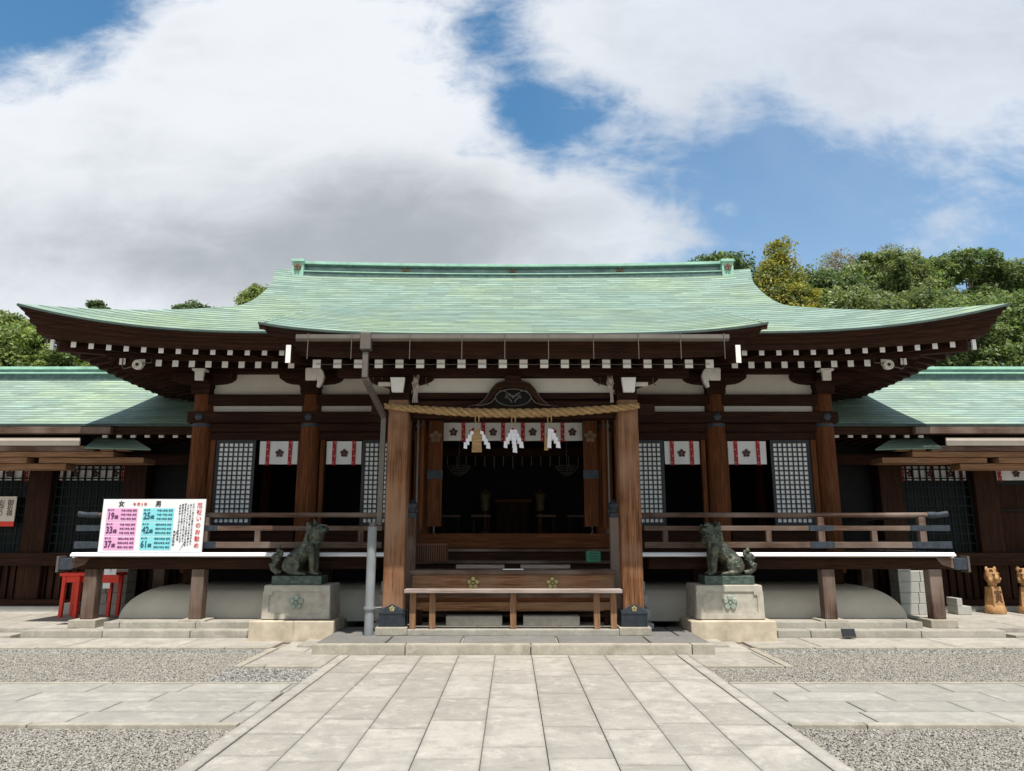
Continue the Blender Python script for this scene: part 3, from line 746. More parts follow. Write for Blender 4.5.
# central entrance: leaves, jambs, interior
for s in (-1, 1):
    d_ = B('door_leaf', s*1.30, s*1.56, 13.62, 13.68, 1.72, 3.66, 'wood_red_z', HALL)
    MB().box(s*1.29, s*1.57, 13.61, 13.69, 2.58, 2.74).build('hinge_band', 'metal_blue', d_, bevel=.004)
    crest(MB(), s*1.43, 13.618, 3.36, .12, .012).build('leaf_crest', 'crest_dull', d_)
    MB().tube([(s*1.43, 13.60, 1.72), (s*1.43, 13.58, 1.62), (s*1.40, 13.56, 1.58)], .016, 8).build('door_stay', 'metal_grey', d_)
    B('entrance_jamb', s*1.86, s*2.0, 13.5, 13.62, 1.4, 3.64, 'wood_red_z', HALL)
    B('hanging_rail', s*1.60, s*1.66, 13.3, 13.36, 1.62, 3.62, 'wood_red_z', HALL)
    B('hanging_rail', s*1.70, s*1.73, 13.3, 13.34, 1.62, 3.62, 'metal_grey', HALL)
B('entrance_lintel', -1.7, 1.7, 13.8, 13.95, 3.645, 3.99, 'wood_dark_x', HALL)
# steps up to the entrance
for i in range(6):
    z1 = .13 + (i+1)*.20; y0 = 12.36 + i*.235
    st = B('step', -2.06, 2.06, y0, y0+.30 if i < 5 else 13.9, z1-.05, z1, 'wood_grey_x', HALL, .01)
    MB().box(-2.0, 2.0, y0+.05, y0+.08, z1-.20, z1-.051).build('riser', 'wood_dark_x', st)
    for s in (-1, 1): MB().box(s*2.07, s*2.21, y0-.25, y0+.27, max(.13, z1-.28), z1-.12).build('side_stone', 'stone_block', st, bevel=.008)
B('threshold', -1.9, 1.9, 13.72, 13.86, 1.34, 1.60, 'wood_red_x', HALL)
for s in (-1, 1):
    nb = B('newel_post', s*1.74, s*1.60, 12.42, 12.56, .2, 1.86, 'wood_grey_z', HALL)
    MB().lathe((s*1.67, 12.49, 1.86), [(.085, 0), (.085, .07), (.06, .09), (.06, .12), (.09, .16), (.085, .22), (.03, .27), (.0, .30)], 18).build('finial', 'metal_blue', nb, smooth=True)
    B('stair_rail', s*1.71, s*1.64, 12.56, 13.5, 1.60, 1.68, 'wood_grey_y', HALL)
# interior things
def stool(x, y, lab):
    t = thing('stool', (x, y, 1.58), lab, 'stool', 'stools inside the dark hall')
    B('seat', x-.20, x+.20, y-.17, y+.17, 1.93, 1.97, 'wood_grey_x', t)
    for a in (-.15, .15):
        for b in (-.12, .12): B('leg', x+a-.02, x+a+.02, y+b-.02, y+b+.02, 1.58, 1.93, 'wood_dark_z', t, .003)
stool(-1.28, 15.6, 'low stool at the far left inside the dark entrance'); stool(-.65, 15.4, 'low stool left of centre inside the dark entrance')
stool(.68, 15.4, 'low stool right of centre inside the dark entrance'); stool(1.32, 15.6, 'low stool at the far right inside the dark entrance')
vt = thing('hanging_blind', (0, 15.9, 2.9), 'fringed blind with pale tassels hanging deep inside the entrance', 'blind')
B('header', -1.6, 1.6, 15.9, 15.94, 3.22, 3.4, 'wood_dark_x', vt)
for i in range(15):
    x = -1.40 + i*.2; MB().box(x-.009, x+.009, 15.86, 15.87, 2.95+random.uniform(0, .1), 3.22).build('tassel', 'metal_grey', vt)
for s, lab in ((-1, 'dull gilt lantern left of the altar deep inside the hall'), (1, 'dull gilt lantern right of the altar deep inside the hall')):
    t = thing('altar_lantern', (s*.62, 16.8, 1.6), lab, 'lantern', 'lanterns beside the altar')
    MB().lathe((s*.62, 16.8, 2.05), [(.03, 0), (.10, .05), (.12, .35), (.16, .42), (.05, .50), (.0, .55)], 12).build('shade', 'gilt_dim', t, smooth=True)
    MB().lathe((s*.62, 16.8, 1.58), [(.14, 0), (.12, .06), (.03, .10), (.03, .48)], 12).build('stand', 'wood_red_z', t, smooth=True)
for s, lab in ((-1, 'pale openwork hanging lamp deep inside the entrance on the left'), (1, 'pale openwork hanging lamp deep inside the entrance on the right')):
    t = thing('hanging_lamp', (s*1.12, 15.4, 2.75), lab, 'hanging lamp', 'openwork lamps inside the hall')
    MB().tube([(s*1.12, 15.4, 3.9), (s*1.12, 15.4, 2.99)], .008, 6).build('chain', 'metal_grey', t)
    mb = MB(); rg_ = lambda r, z: [(s*1.12+r*math.cos(a*PI/10), 15.4+r*math.sin(a*PI/10), z) for a in range(21)]
    for (r_, z_) in ((.24, 2.97), (.20, 2.90), (.13, 2.83), (.05, 2.78)): mb.tube(rg_(r_, z_), .007, 5)
    for a in range(12): c_, q_ = math.cos(a*PI/6), math.sin(a*PI/6); mb.tube([(s*1.12+.24*c_, 15.4+.24*q_, 2.97), (s*1.12+.20*c_, 15.4+.20*q_, 2.90), (s*1.12+.13*c_, 15.4+.13*q_, 2.83), (s*1.12+.03*c_, 15.4+.03*q_, 2.77)], .006, 5)
    mb.build('openwork_bowl', 'metal_grey', t)
t = thing('altar_table', (0, 17.2, 1.6), 'dark wooden altar table at the centre of the hall interior', 'altar')
B('top', -.42, .42, 16.95, 17.4, 2.30, 2.36, 'wood_red_x', t); B('cabinet', -.36, .36, 17.0, 17.36, 1.58, 2.30, 'wood_dark_z', t)
# ---- veranda
def floor_slab(nm, x0, x1, y0, y1): B(nm, x0, x1, y0, y1, 1.21, 1.278, 'wood_grey_x', HALL, .004)
for s in (-1, 1):
    floor_slab('veranda_floor', s*2.08, s*7.22, 12.49, 13.86); floor_slab('veranda_floor', s*5.97, s*7.22, 13.87, 20.6)
    mb = MB().prism([(12.44, 1.23), (12.44, 1.25), (12.487, 1.292), (12.50, 1.292), (12.50, 1.2795), (12.487, 1.2795), (12.487, 1.23)], 'x', s*2.08, s*7.27); mb.box(s*7.222, s*7.27, 12.51, 20.6, 1.205, 1.29)
    mb.build('veranda_edge', 'edge_white', HALL, bevel=.004)
    vb = B('veranda_beam', s*2.25, s*7.30, 12.60, 12.76, 1.02, 1.205, 'wood_dark_x', HALL, .01)
    taper_ = MB().prism([(s*7.298, 1.03), (s*7.298, 1.20), (s*7.02, 1.20), (s*7.1, 1.09)], 'y', 12.59, 12.62).build('beam_end', 'wood_grey_x', vb)
    MB().box(s*7.301, s*7.52, 12.58, 12.78, 1.01, 1.20).build('metal_cap', 'metal_blue', vb, bevel=.008)
    MB().box(s*7.521, s*7.56, 12.57, 12.79, .97, 1.23).build('metal_rim', 'metal_grey', vb, bevel=.006)
    for x in (6.97, 5.20):
        vp = B('veranda_post', s*x-.105, s*x+.105, 12.57, 12.77, .225, 1.02, 'wood_grey_z', HALL, .015)
        MB().box(s*x-.22, s*x+.22, 12.46, 12.90, .10, .226).build('post_stone', 'stone_kerb', vp, bevel=.008)
    for y in (15.0, 17.2, 19.4): B('veranda_post', s*6.92-.11, s*6.92+.11, y-.11, y+.11, .0, 1.02, 'wood_grey_z', HALL, .01)
    B('veranda_beam', s*6.85, s*6.99, 12.82, 20.6, 1.02, 1.20, 'wood_dark_y', HALL, .01)
    B('underfloor_beam', s*2.25, s*5.9, 13.5, 13.7, 1.0, 1.20, 'wood_dark_x', HALL)
    for x in (3.3, 5.75):
        B('underfloor_post', s*x-.10, s*x+.10, 13.50, 13.68, .6, 1.0, 'wood_dark_z', HALL)
    # railing
    rl = MB().tube([(s*2.18, 12.66, 1.905), (s*6.98, 12.66, 1.905)], .042, 14).build('railing', 'wood_grey_x', HALL, smooth=True)
    MB().box(s*2.2, s*7.05, 12.62, 12.70, 1.645, 1.725).build('middle_rail', 'wood_grey_x', rl, bevel=.005)
    MB().box(s*2.2, s*7.05, 12.61, 12.71, 1.36, 1.46).build('bottom_rail', 'wood_grey_x', rl, bevel=.005)
    MB().tube([(s*6.98, 12.66, 1.905), (s*7.10, 12.66, 1.905), (s*7.16, 12.66, 1.905), (s*7.32, 12.66, 1.925)], [.052, .054, .045, .05], 12).build('rail_cap', 'metal_blue', rl, smooth=True)
    MB().box(s*7.051, s*7.32, 12.613, 12.707, 1.638, 1.732).build('rail_cap', 'metal_blue', rl, bevel=.004)
    MB().box(s*7.051, s*7.32, 12.603, 12.717, 1.353, 1.467).build('rail_cap', 'metal_blue', rl, bevel=.004)
    for x in (6.86, 5.16):
        MB().box(s*x-.055, s*x+.055, 12.605, 12.715, 1.461, 1.86).build('strut', 'wood_grey_z', rl, bevel=.004)
        MB().box(s*x-.20, s*x+.20, 12.602, 12.718, 1.640, 1.730).build('rail_band', 'metal_blue', rl, bevel=.004)
        MB().box(s*x-.20, s*x+.20, 12.598, 12.722, 1.355, 1.465).build('rail_band', 'metal_blue', rl, bevel=.004)
        MB().hexa([(s*x-.06, 12.6, 1.73), (s*x+.06, 12.6, 1.73), (s*x+.06, 12.72, 1.73), (s*x-.06, 12.72, 1.73), (s*x-.035, 12.62, 1.87), (s*x+.035, 12.62, 1.87), (s*x+.035, 12.7, 1.87), (s*x-.035, 12.7, 1.87)]).build('strut_cap', 'wood_grey_z', rl, bevel=.004)
    for x in (6.05, 4.28, 3.40, 2.55): MB().box(s*x-.045, s*x+.045, 12.62, 12.70, 1.461, 1.644).build('strut', 'wood_grey_z', rl, bevel=.004)
    MB().box(s*7.00, s*7.08, 12.72, 20.6, 1.86, 1.94).build('side_top_rail', 'wood_grey_y', rl, bevel=.01)
    MB().box(s*7.00, s*7.08, 12.72, 20.6, 1.645, 1.725).build('side_rail', 'wood_grey_y', rl, bevel=.005)
    MB().box(s*7.00, s*7.08, 12.72, 20.6, 1.36, 1.46).build('side_rail', 'wood_grey_y', rl, bevel=.005)
# plaster mound under the floor
n = 10
def mound_ring(t):
    a = t*PI/2; z = .0 + .57*math.sin(a); ins = .75*(1-math.cos(a))
    return z, ins
mb = MB(); vs = []; fs = []
for i in range(n+1):
    z, ins = mound_ring(i/n); x = 6.66-ins; y0 = 13.0+ins*.6; y1 = 21.8-ins
    vs += [(-x, y0, z+.15), (x, y0, z+.15), (x, y1, z+.15), (-x, y1, z+.15)]
for i in range(n):
    for j in range(4): fs.append((i*4+j, i*4+(j+1) % 4, (i+1)*4+(j+1) % 4, (i+1)*4+j))
fs.append((n*4, n*4+1, n*4+2, n*4+3))
mb.add(vs, fs); mb.build('foundation_mound', 'plaster_mound', HALL, smooth=True)
B('underfloor_wall', -5.9, 5.9, 14.3, 14.4, .6, 1.45, 'dark_void', HALL, 0)  # near-black sheet, paints the shade in the gap under the floor

# ---- porch (kohai)
KH = 3.69
def klf(dc):
    x = max(0, KH-dc); return .17*(x/KH)**4
def kz(y): return 4.43 + .395*(y-10.3) + .006*(y-10.3)**2
mb = MB(); mb.uv = []; KR = courses(lambda d: kz(10.3+d), 3.5); nd, na = len(KR)-1, 60; vs = []; fs = []
for i in range(nd+1):
    y = 10.3 + KR[i][0]
    for j in range(na+1):
        x = KH*(2*j/na-1); vs.append((x, y, kz(y) + KR[i][1] + .17*(abs(x)/KH)**4*(1-.6*(y-10.3)/3.5))); mb.uv.append((x+90, KR[i][2]))
for i in range(nd):
    for j in range(na): p = i*(na+1)+j; fs.append((p, p+1, p+na+2, p+na+1))
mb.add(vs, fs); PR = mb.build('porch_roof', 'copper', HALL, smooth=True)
def kstrip(mb, prf, n=40, mi=0):
    vs = []; fs = []; k = len(prf)
    for i in range(n+1):
        x = KH*(2*i/n-1)
        for (y, z, kk, inset) in prf: xx = x*(KH-inset)/KH; vs.append((xx, y, z + kk*.17*(abs(x)/KH)**4))
    for i in range(n):
        for j in range(k-1): fs.append((i*k+j, (i+1)*k+j, (i+1)*k+j+1, i*k+j+1))
    mb.add(vs, fs, mi)
mb = MB()
kstrip(mb, [(10.3, 4.43, 1, 0), (10.295, 4.395, 1, 0), (10.33, 4.39, 1, .02)], mi=0)
kstrip(mb, [(10.33, 4.39, 1, .02), (10.34, 4.35, .9, .05), (10.40, 4.345, .9, .08), (10.41, 4.30, .8, .12), (10.50, 4.295, .7, .2)], mi=1)
mb.build('porch_eave_board', ['copper_edge', 'wood_dark_x'], PR)
mb = MB(); kstrip(mb, [(10.50, 4.295, .7, .3), (10.52, 4.17, .5, .3), (10.80, 4.165, .3, .35), (10.82, 4.19, .2, .35), (13.2, 4.80, 0, .35)])
mb.build('porch_soffit', 'wood_dark_x', PR)
for s in (-1, 1):       # verge boards of the porch roof
    vs = []; fs = []; n = 14
    for i in range(n+1):
        y = 10.31 + 2.6*i/n; z = kz(y) + .17*(1-.6*(y-10.3)/3.5) - .012
        h = .10 + .10*min(1, i/4)
        for (dx, dz) in ((0, 0), (-.09, 0), (-.12, -h), (-.02, -h)): vs.append((s*(KH+dx-.004), y, z+dz))
    for i in range(n):
        for j in range(4): fs.append((i*4+j, (i+1)*4+j, (i+1)*4+(j+1) % 4, i*4+(j+1) % 4))
    fs += [(0, 1, 2, 3), (n*4+3, n*4+2, n*4+1, n*4)]
    MB().add(vs, fs).build('porch_verge_board', 'wood_dark_y', PR)
    vs = [(s*3.25-.036, 10.38, 4.01), (s*3.25+.036, 10.38, 4.01), (s*3.25+.036, 10.38, 4.275), (s*3.25-.036, 10.38, 4.275),
          (s*3.28-.045, 12.8, 4.5), (s*3.28+.045, 12.8, 4.5), (s*3.28+.045, 12.8, 4.76), (s*3.28-.045, 12.8, 4.76)]
    mb = MB().add(vs, [(0, 1, 2, 3)], 1); mb.add(vs, [(4, 7, 6, 5), (0, 4, 5, 1), (1, 5, 6, 2), (2, 6, 7, 3), (3, 7, 4, 0)], 0)
    mb.build('end_rafter', ['wood_dark_y', 'white_paint'], PR, bevel=.004)
for i in range(20):
    x = -2.96 + 5.92*i/19; vs = []
    for (y, zc) in ((10.86, 4.105), (12.9, 4.58)):
        for (a, b) in ((-.06, -.065), (.06, -.065), (.06, .065), (-.06, .065)): vs.append((x+a, y, zc+b))
    mb = MB().add(vs, [(0, 1, 2, 3)], 1); mb.add(vs, [(4, 7, 6, 5), (0, 4, 5, 1), (1, 5, 6, 2), (2, 6, 7, 3), (3, 7, 4, 0)], 0)
    mb.build('rafter', ['wood_dark_y', 'white_paint'], HALL, bevel=.003)
gt = MB().prism([(10.20, 4.385), (10.195, 4.325), (10.22, 4.295), (10.27, 4.295), (10.315, 4.325), (10.315, 4.40), (10.303, 4.40), (10.303, 4.335), (10.215, 4.335), (10.212, 4.385)], 'x', -3.10, 3.08).build('gutter', 'metal_grey', HALL)
for x in (-2.92, -2.30, -1.47, -.73, -.12, .50, 1.14, 1.78, 2.38, 3.0):
    MB().tube([(x, 10.19, 4.40), (x, 10.19, 4.02)], .006, 6).build('gutter_hanger', 'metal_grey', gt)
MB().tube([(-2.96+5.92*i/38, 10.84, 4.10-.012*(i % 2)) for i in range(39)], .005, 5).build('wire', 'metal_grey', gt)
dp = MB().box(-2.175, -2.025, 10.17, 10.31, 4.16, 4.41).build('downpipe', 'metal_grey', HALL, bevel=.01)
def rpipe(path, a=.05, name='pipe_run'):
    mb = MB(); 
    for p, q in zip(path, path[1:]):
        p, q = Vector(p), Vector(q); d_ = (q-p).normalized(); u = Vector((1, 0, 0)); v_ = d_.cross(u).normalized(); u = v_.cross(d_)
        mb.hexa([p-u*a-v_*a, p+u*a-v_*a, p+u*a+v_*a, p-u*a+v_*a, q-u*a-v_*a, q+u*a-v_*a, q+u*a+v_*a, q-u*a+v_*a])
    return mb.build(name, 'metal_grey', dp, bevel=.008)
rpipe([(-2.10, 10.24, 4.13), (-2.10, 10.24, 3.76), (-2.035, 11.52, 3.40), (-2.055, 11.55, 1.72)], .04)
MB().tube([(-2.13, 11.40, .12), (-2.13, 11.40, 1.70)], .068, 18).build('drain_pipe', 'pipe_grey', dp, smooth=True)
MB().tube([(-2.13, 11.40, 1.68), (-2.13, 11.40, 1.76)], .05, 14).build('pipe_collar', 'metal_grey', dp, smooth=True)
MB().tube([(-2.13, 11.40, .50), (-2.13, 11.40, .53)], .088, 18).build('pipe_clip', 'pipe_grey', dp, smooth=True)
MB().tube([(-2.05, 11.40, .515), (-1.95, 11.50, .515)], .014, 8).build('pipe_clip', 'pipe_grey', dp)
for s in (-1, 1):
    x = s*1.80
    po = MB().prism([(x-.158, 11.47), (x-.14, 11.45), (x+.14, 11.45), (x+.158, 11.47), (x+.158, 11.73), (x+.14, 11.75), (x-.14, 11.75), (x-.158, 11.73)], 'z', .24, 3.66).build('porch_post', 'wood_post', HALL, bevel=.004)
    # metal shoe with a notched top
    sh = MB().prism([(x-.195, .245), (x+.195, .245), (x+.195, .47), (x+.10, .525), (x, .57), (x-.10, .525), (x-.195, .47)], 'y', 11.425, 11.448)
    sh.box(x-.195, x-.17, 11.448, 11.80, .245, .47); sh.box(x+.17, x+.195, 11.448, 11.80, .245, .47); sh.box(x-.195, x+.195, 11.785, 11.802, .245, .47)
    sh.build('metal_shoe', 'metal_blue', po, bevel=.003)
    dt = MB()
    for k in range(16): dt.box(x-.18+k*.0235, x-.173+k*.0235, 11.418, 11.424, .26, .425)
    dt.box(x-.193, x+.193, 11.417, 11.424, .428, .436); dt.build('shoe_fluting', 'navy', po)
    crest(MB(), x, 11.424, .50, .045, .006).build('shoe_crest', 'brass', po)
    MB().box(x-.235, x+.235, 11.36, 11.88, .125, .243).build('plinth_stone', 'stone_kerb', po, bevel=.012)
    # bracket complex on the post
    br = MB(); br.box(x-.16, x+.16, 11.50, 11.80, 3.662, 3.80); br.build('bearing_block', 'wood_dark_x', HALL, bevel=.01)
    half = [(.16, 3.80), (.17, 3.87), (.30, 3.92), (.42, 3.95), (.50, 3.99), (.55, 4.05)]
    MB().prism([(x+a, b) for a, b in half] + [(x-a, b) for a, b in reversed(half)], 'y', 11.52, 11.70).build('bracket', 'wood_dark_x', HALL, bevel=.008)
    e_ = B('bracket_arm', x-.08, x+.08, 11.35, 11.52, 3.80, 3.96, 'wood_dark_y', HALL)
    taper_block(x+s*.0, 11.26, 11.35, 3.755, 3.985, .17, .225, par=e_)
    B('side_block', x+s*.13, x+s*.33, 11.44, 11.52, 3.885, 3.945, 'plaster', e_)
    for q in (-.42, -.28, .42): MB().tube([(x+q, 11.50, 4.03), (x+q, 11.48, 3.93), (x+q+.04*(1 if q > 0 else -1), 11.46, 3.89)], .008, 6).build('hook', 'metal_grey', e_)
    B('link_beam', x-.07, x+.07, 11.84, 13.78, 3.70, 3.90, 'wood_dark_y', HALL)
B('porch_beam', -1.59, 1.59, 11.55, 11.75, 3.40, 3.66, 'wood_dark_x', HALL, .012)
B('porch_beam', -1.60, 1.60, 11.58, 11.72, 3.70, 3.80, 'wood_dark_x', HALL, .01)
B('porch_plaster', -1.60, 1.60, 11.63, 11.67, 3.802, 4.04, 'plaster', HALL, 0)
B('porch_purlin', -2.80, 2.80, 11.50, 11.72, 4.052, 4.21, 'wood_dark_x', HALL, .01)
B('nosing_beam', -2.25, -1.98, 11.57, 11.73, 3.46, 3.62, 'wood_dark_x', HALL, .01); B('nosing_beam', 1.98, 2.25, 11.57, 11.73, 3.46, 3.62, 'wood_dark_x', HALL, .01)
# frog-leg strut with carving
L = [(-.62, 3.665), (-.42, 3.70), (-.33, 3.78), (-.27, 3.88), (-.20, 3.955), (-.10, 3.985), (0, 3.99)]
L = [(a*1.3, 3.995-(3.995-b)*1.36) for a, b in L]
out = L + [(-a, b) for a, b in reversed(L[:-1])]
Li = [(-.50, 3.667), (-.34, 3.69), (-.265, 3.76), (-.20, 3.84), (-.12, 3.885), (0, 3.895)]
Li = [(a*1.3, 3.995-(3.995-b)*1.36) for a, b in Li]
inn = Li + [(-a, b) for a, b in reversed(Li[:-1])]
mb = MB(); n1_ = 40
def resample(pts, n):
    seg = [0]
    for p, q in zip(pts, pts[1:]): seg.append(seg[-1]+math.dist(p, q))
    o_ = []
    for i in range(n+1):
        t_ = seg[-1]*i/n; k = max(j for j in range(len(seg)-1) if seg[j] <= t_+1e-9); u_ = (t_-seg[k])/(seg[k+1]-seg[k])
        o_.append((pts[k][0]+(pts[k+1][0]-pts[k][0])*u_, pts[k][1]+(pts[k+1][1]-pts[k][1])*u_))
    return o_
a_, b_ = resample(out, n1_), resample(inn, n1_)
for i in range(n1_):
    q = [a_[i], a_[i+1], b_[i+1], b_[i]]
    mb.hexa([(q[0][0], 11.44, q[0][1]), (q[1][0], 11.44, q[1][1]), (q[2][0], 11.44, q[2][1]), (q[3][0], 11.44, q[3][1]),
             (q[0][0], 11.545, q[0][1]), (q[1][0], 11.545, q[1][1]), (q[2][0], 11.545, q[2][1]), (q[3][0], 11.545, q[3][1])])
FL = mb.build('frog_leg_strut', 'wood_dark_x', HALL)
MB().box(-.13, .13, 11.42, 11.60, 3.955, 4.05).build('strut_block', 'wood_dark_x', FL, bevel=.01)
MB().box(-.31, .31, 11.535, 11.542, 3.57, 3.85).build('strut_ground', 'dark_void', FL)
def ringz(cx, cz, rx, rz_, t0, t1, r, n=30): return [(1.3*(cx+rx*math.cos(t0+(t1-t0)*i/n)), 11.435, 3.995-(3.995-(cz+rz_*math.sin(t0+(t1-t0)*i/n)))*1.36) for i in range(n+1)]
mb = MB(); mb.tube(ringz(0, 3.775, .215, .10, 0, 2*PI, 0), .009, 6); 
for s in (-1, 1):
    mb.tube(ringz(s*.05, 3.765, .045, .035, 0, PI, 0, 14), .010, 6); mb.tube(ringz(s*.13, 3.83, .05, .025, .3, 2.6, 0, 14), .009, 6)
    mb.tube([(s*.28, 11.435, 3.70), (s*.34, 11.435, 3.62), (s*.43, 11.435, 3.58), (s*.58, 11.435, 3.565)], .010, 6)
mb.tube([(p[0], 11.435, p[1]-.012) for p in a_[2:-2]], .006, 6)
for s in (-1, 1):
    mb.tube([(s*.03, 11.435, 3.74), (s*.10, 11.43, 3.77), (s*.12, 11.43, 3.71), (s*.05, 11.43, 3.67), (s*.02, 11.43, 3.62)], .012, 6)
mb.lathe((0, 11.435, 3.71), [(.022, 0), (.02, -.015)], 10, 0, 'y')
mb.build('strut_carving', 'metal_grey', FL)
# round speakers under the corner eaves
for s in (-1, 1):
    e_ = MB().lathe((s*6.40, 12.30, 4.42), [(.075, .06), (.085, 0), (.085, -.03), (.065, -.035), (.06, -.02)], 22, 0, 'y').build('eave_speaker', 'plaster', HALL, smooth=True)
    MB().tube([(s*6.40, 12.32, 4.45), (s*6.20, 12.35, 4.47), (s*6.22, 12.4, 4.56)], .010, 8).build('cable', 'metal_grey', e_)
    MB().tube([(s*6.48, 12.32, 4.40), (s*6.66, 12.35, 4.36), (s*6.72, 12.4, 4.42), (s*6.72, 12.4, 4.55)], .010, 8).build('cable', 'metal_grey', e_)
    cone = MB().lathe((s*6.40, 12.28, 4.42), [(.02, 0), (.03, -.012), (.008, -.02)], 12, 0, 'y').build('speaker_cone', 'black_plastic', e_)

# ================================================================== ROPE AND PAPER
def rope_c(t):
    x = -2.0 + 3.96*t; return Vector((x, 11.36, 3.435 + .115*((x+.02)/1.98)**2))
rt = thing('sacred_rope', (0, 11.36, 3.455), 'thick twisted straw rope strung across the porch between the two front posts', 'rope')
for k in range(3):
    N = 420; path = []; rad = []
    for i in range(N+1):
        t = i/N; c_ = rope_c(t); r = .024 + .014*math.sin(PI*t)**.7; ph = 2*PI*k/3 + t*2*PI*10
        path.append(c_ + Vector((0, math.cos(ph)*r, math.sin(ph)*r))); rad.append(r*.98)
    MB().tube(path, rad, 8).build('strand', 'straw', rt, smooth=True)
mb = MB()
for i in range(260):
    t = random.random(); c_ = rope_c(t); a = random.random()*6.28; r = .04 + .02*math.sin(PI*t)
    p = c_ + Vector((0, math.cos(a)*r, math.sin(a)*r)); q = p + Vector((random.uniform(-.05, .05), math.cos(a)*.02, math.sin(a)*.02-.01))
    mb.tube([p, q], .0018, 3)
mb.build('stray_straws', 'straw', rt)
for s, lab in ((-1, 'knotted pale straw tie hanging above the left end of the rope'), (1, 'knotted pale straw tie hanging above the right end of the rope')):
    cx = s*1.53; t = thing('straw_tie', (cx, 11.40, 3.9), lab, 'straw tie', 'straw ties at the ends of the rope')
    mb = MB()
    for k in range(7):
        mb.tube([(cx+random.uniform(-.05, .05), 11.40, 4.06-.05*random.random()), (cx+random.uniform(-.06, .06), 11.37, 3.92), (cx+random.uniform(-.035, .035), 11.38, 3.75), (cx+random.uniform(-.05, .05), 11.36, 3.60)], [.008, .012, .010, .006], 6)
    mb.build('cords', 'wood_bench', t)
    mb = MB(); mb.ell((cx, 11.36, 3.96), (.045, .03, .05)); mb.ell((cx-.03*s, 11.35, 3.86), (.03, .025, .045)); mb.build('knot', 'wood_bench', t, smooth=True)
def shide(x, z, y, s=1, sc=1.0):
    """zig-zag folded paper streamer as thin plates"""
    mb = MB(); cx, cz = x, z
    for k in range(4):
        w_ = .043*sc; h = .082*sc; dx = s*.028*sc
        mb.hexa([(cx-w_*.6, y-.004*k, cz-h), (cx+w_*.6+dx*.2, y-.004*k, cz-h-.01), (cx+w_*.6+dx*.2, y+.004-.004*k, cz-h-.01), (cx-w_*.6, y+.004-.004*k, cz-h),
                 (cx-w_*.5, y-.012-.004*k, cz), (cx+w_*.5, y-.012-.004*k, cz-.012), (cx+w_*.5, y-.008-.004*k, cz-.012), (cx-w_*.5, y-.008-.004*k, cz)])
        cx += dx; cz -= h*.62
    return mb
for cx, kind, lab in ((-.555, 0, 'straw sheaf flanked by white zigzag paper, leftmost of three ornaments hung from the rope'),
                      (.005, 1, 'pure white zigzag paper streamers hung from the middle of the rope'),
                      (.56, 2, 'white zigzag paper with straw behind its left edge, rightmost ornament hung from the rope')):
    t = thing('rope_ornament', (cx, 11.32, 3.05), lab, 'paper ornament', 'paper ornaments hung from the rope')
    zt = rope_c((cx+2.0)/3.96).z
    MB().tube([(cx-.02, 11.26, zt-.02), (cx-.03, 11.27, zt-.14), (cx, 11.27, zt-.24), (cx+.03, 11.27, zt-.14), (cx+.02, 11.26, zt-.02)], .009, 6).build('straw_loop', 'straw', t, smooth=True)
    top = zt-.27
    if kind == 0:
        mb = MB()
        for k in range(13):
            dx = (k-6)*.012; mb.tube([(cx+dx*.5, 11.27, top), (cx+dx*1.1, 11.245+abs(dx)*.2, top-.12), (cx+dx*.85, 11.25, top-.20), (cx+dx, 11.25, top-.36)], [.007, .011, .010, .006], 6)
        mb.build('straw_sheaf', 'straw', t)
        for s in (-1, 1): shide(cx+s*.075, top-.03, 11.26, s, 1.15).build('paper_streamer', 'shide', t)
    elif kind == 1:
        for s in (-1, 1): shide(cx+s*.028, top, 11.25, s*.9, 1.2).build('paper_streamer', 'shide', t)
        shide(cx, top-.05, 11.235, .2, 1.3).build('paper_streamer', 'shide', t)
        MB().box(cx+.06, cx+.10, 11.262, 11.27, top-.24, top-.18).build('red_slip', 'cloth_red', t)
    else:
        mb = MB()
        for k in range(6): mb.tube([(cx-.03, 11.28, top), (cx-.07+k*.01, 11.28, top-.16), (cx-.08+k*.01, 11.28, top-.33)], [.006, .010, .006], 6)
        mb.build('straw_sheaf', 'straw', t)
        for s, o_ in ((-1, .0), (1, .03)): shide(cx+o_, top-.0, 11.24, s*.5+.4, 1.25).build('paper_streamer', 'shide', t)

# ================================================================== OFFERING BOX, BENCH AND SMALL THINGS IN THE PORCH
t = thing('offering_box', (0, 12.0, .22), 'long weathered wooden offering box with two brass plum crests between the porch posts', 'offering box')
B('front_panel', -1.57, 1.57, 11.86, 11.90, .73, .972, 'wood_box', t); B('body', -1.52, 1.52, 11.905, 12.30, .42, .93, 'wood_box', t)
B('rim', -1.60, 1.60, 11.80, 11.92, .974, 1.04, 'wood_grey_x', t, .01); B('rim', -1.57, 1.57, 12.24, 12.32, .974, 1.04, 'wood_grey_x', t, .01)
B('lower_panel', -1.50, -.03, 11.89, 11.903, .56, .728, 'wood_red_x', t); B('lower_panel', .05, 1.50, 11.89, 11.903, .56, .728, 'wood_red_x', t)
B('base_rail', -1.50, -.03, 11.875, 11.902, .44, .555, 'wood_box', t); B('base_rail', .05, 1.50, 11.875, 11.902, .44, .555, 'wood_box', t)
for x in (-1.46, 0.01, 1.46): B('leg', x-.05, x+.05, 11.87, 11.97, .215, .44, 'wood_dark_z', t)
mb = MB()
for i in range(30): mb.box(-1.5+i*.1017, -1.47+i*.1017, 11.93, 12.23, .975, 1.0)
mb.build('grating', 'wood_dark_y', t)
for x in (-.62, .61): crest(MB(), x, 11.858, .845, .105, .025).build('brass_crest', 'brass', t, bevel=.002)
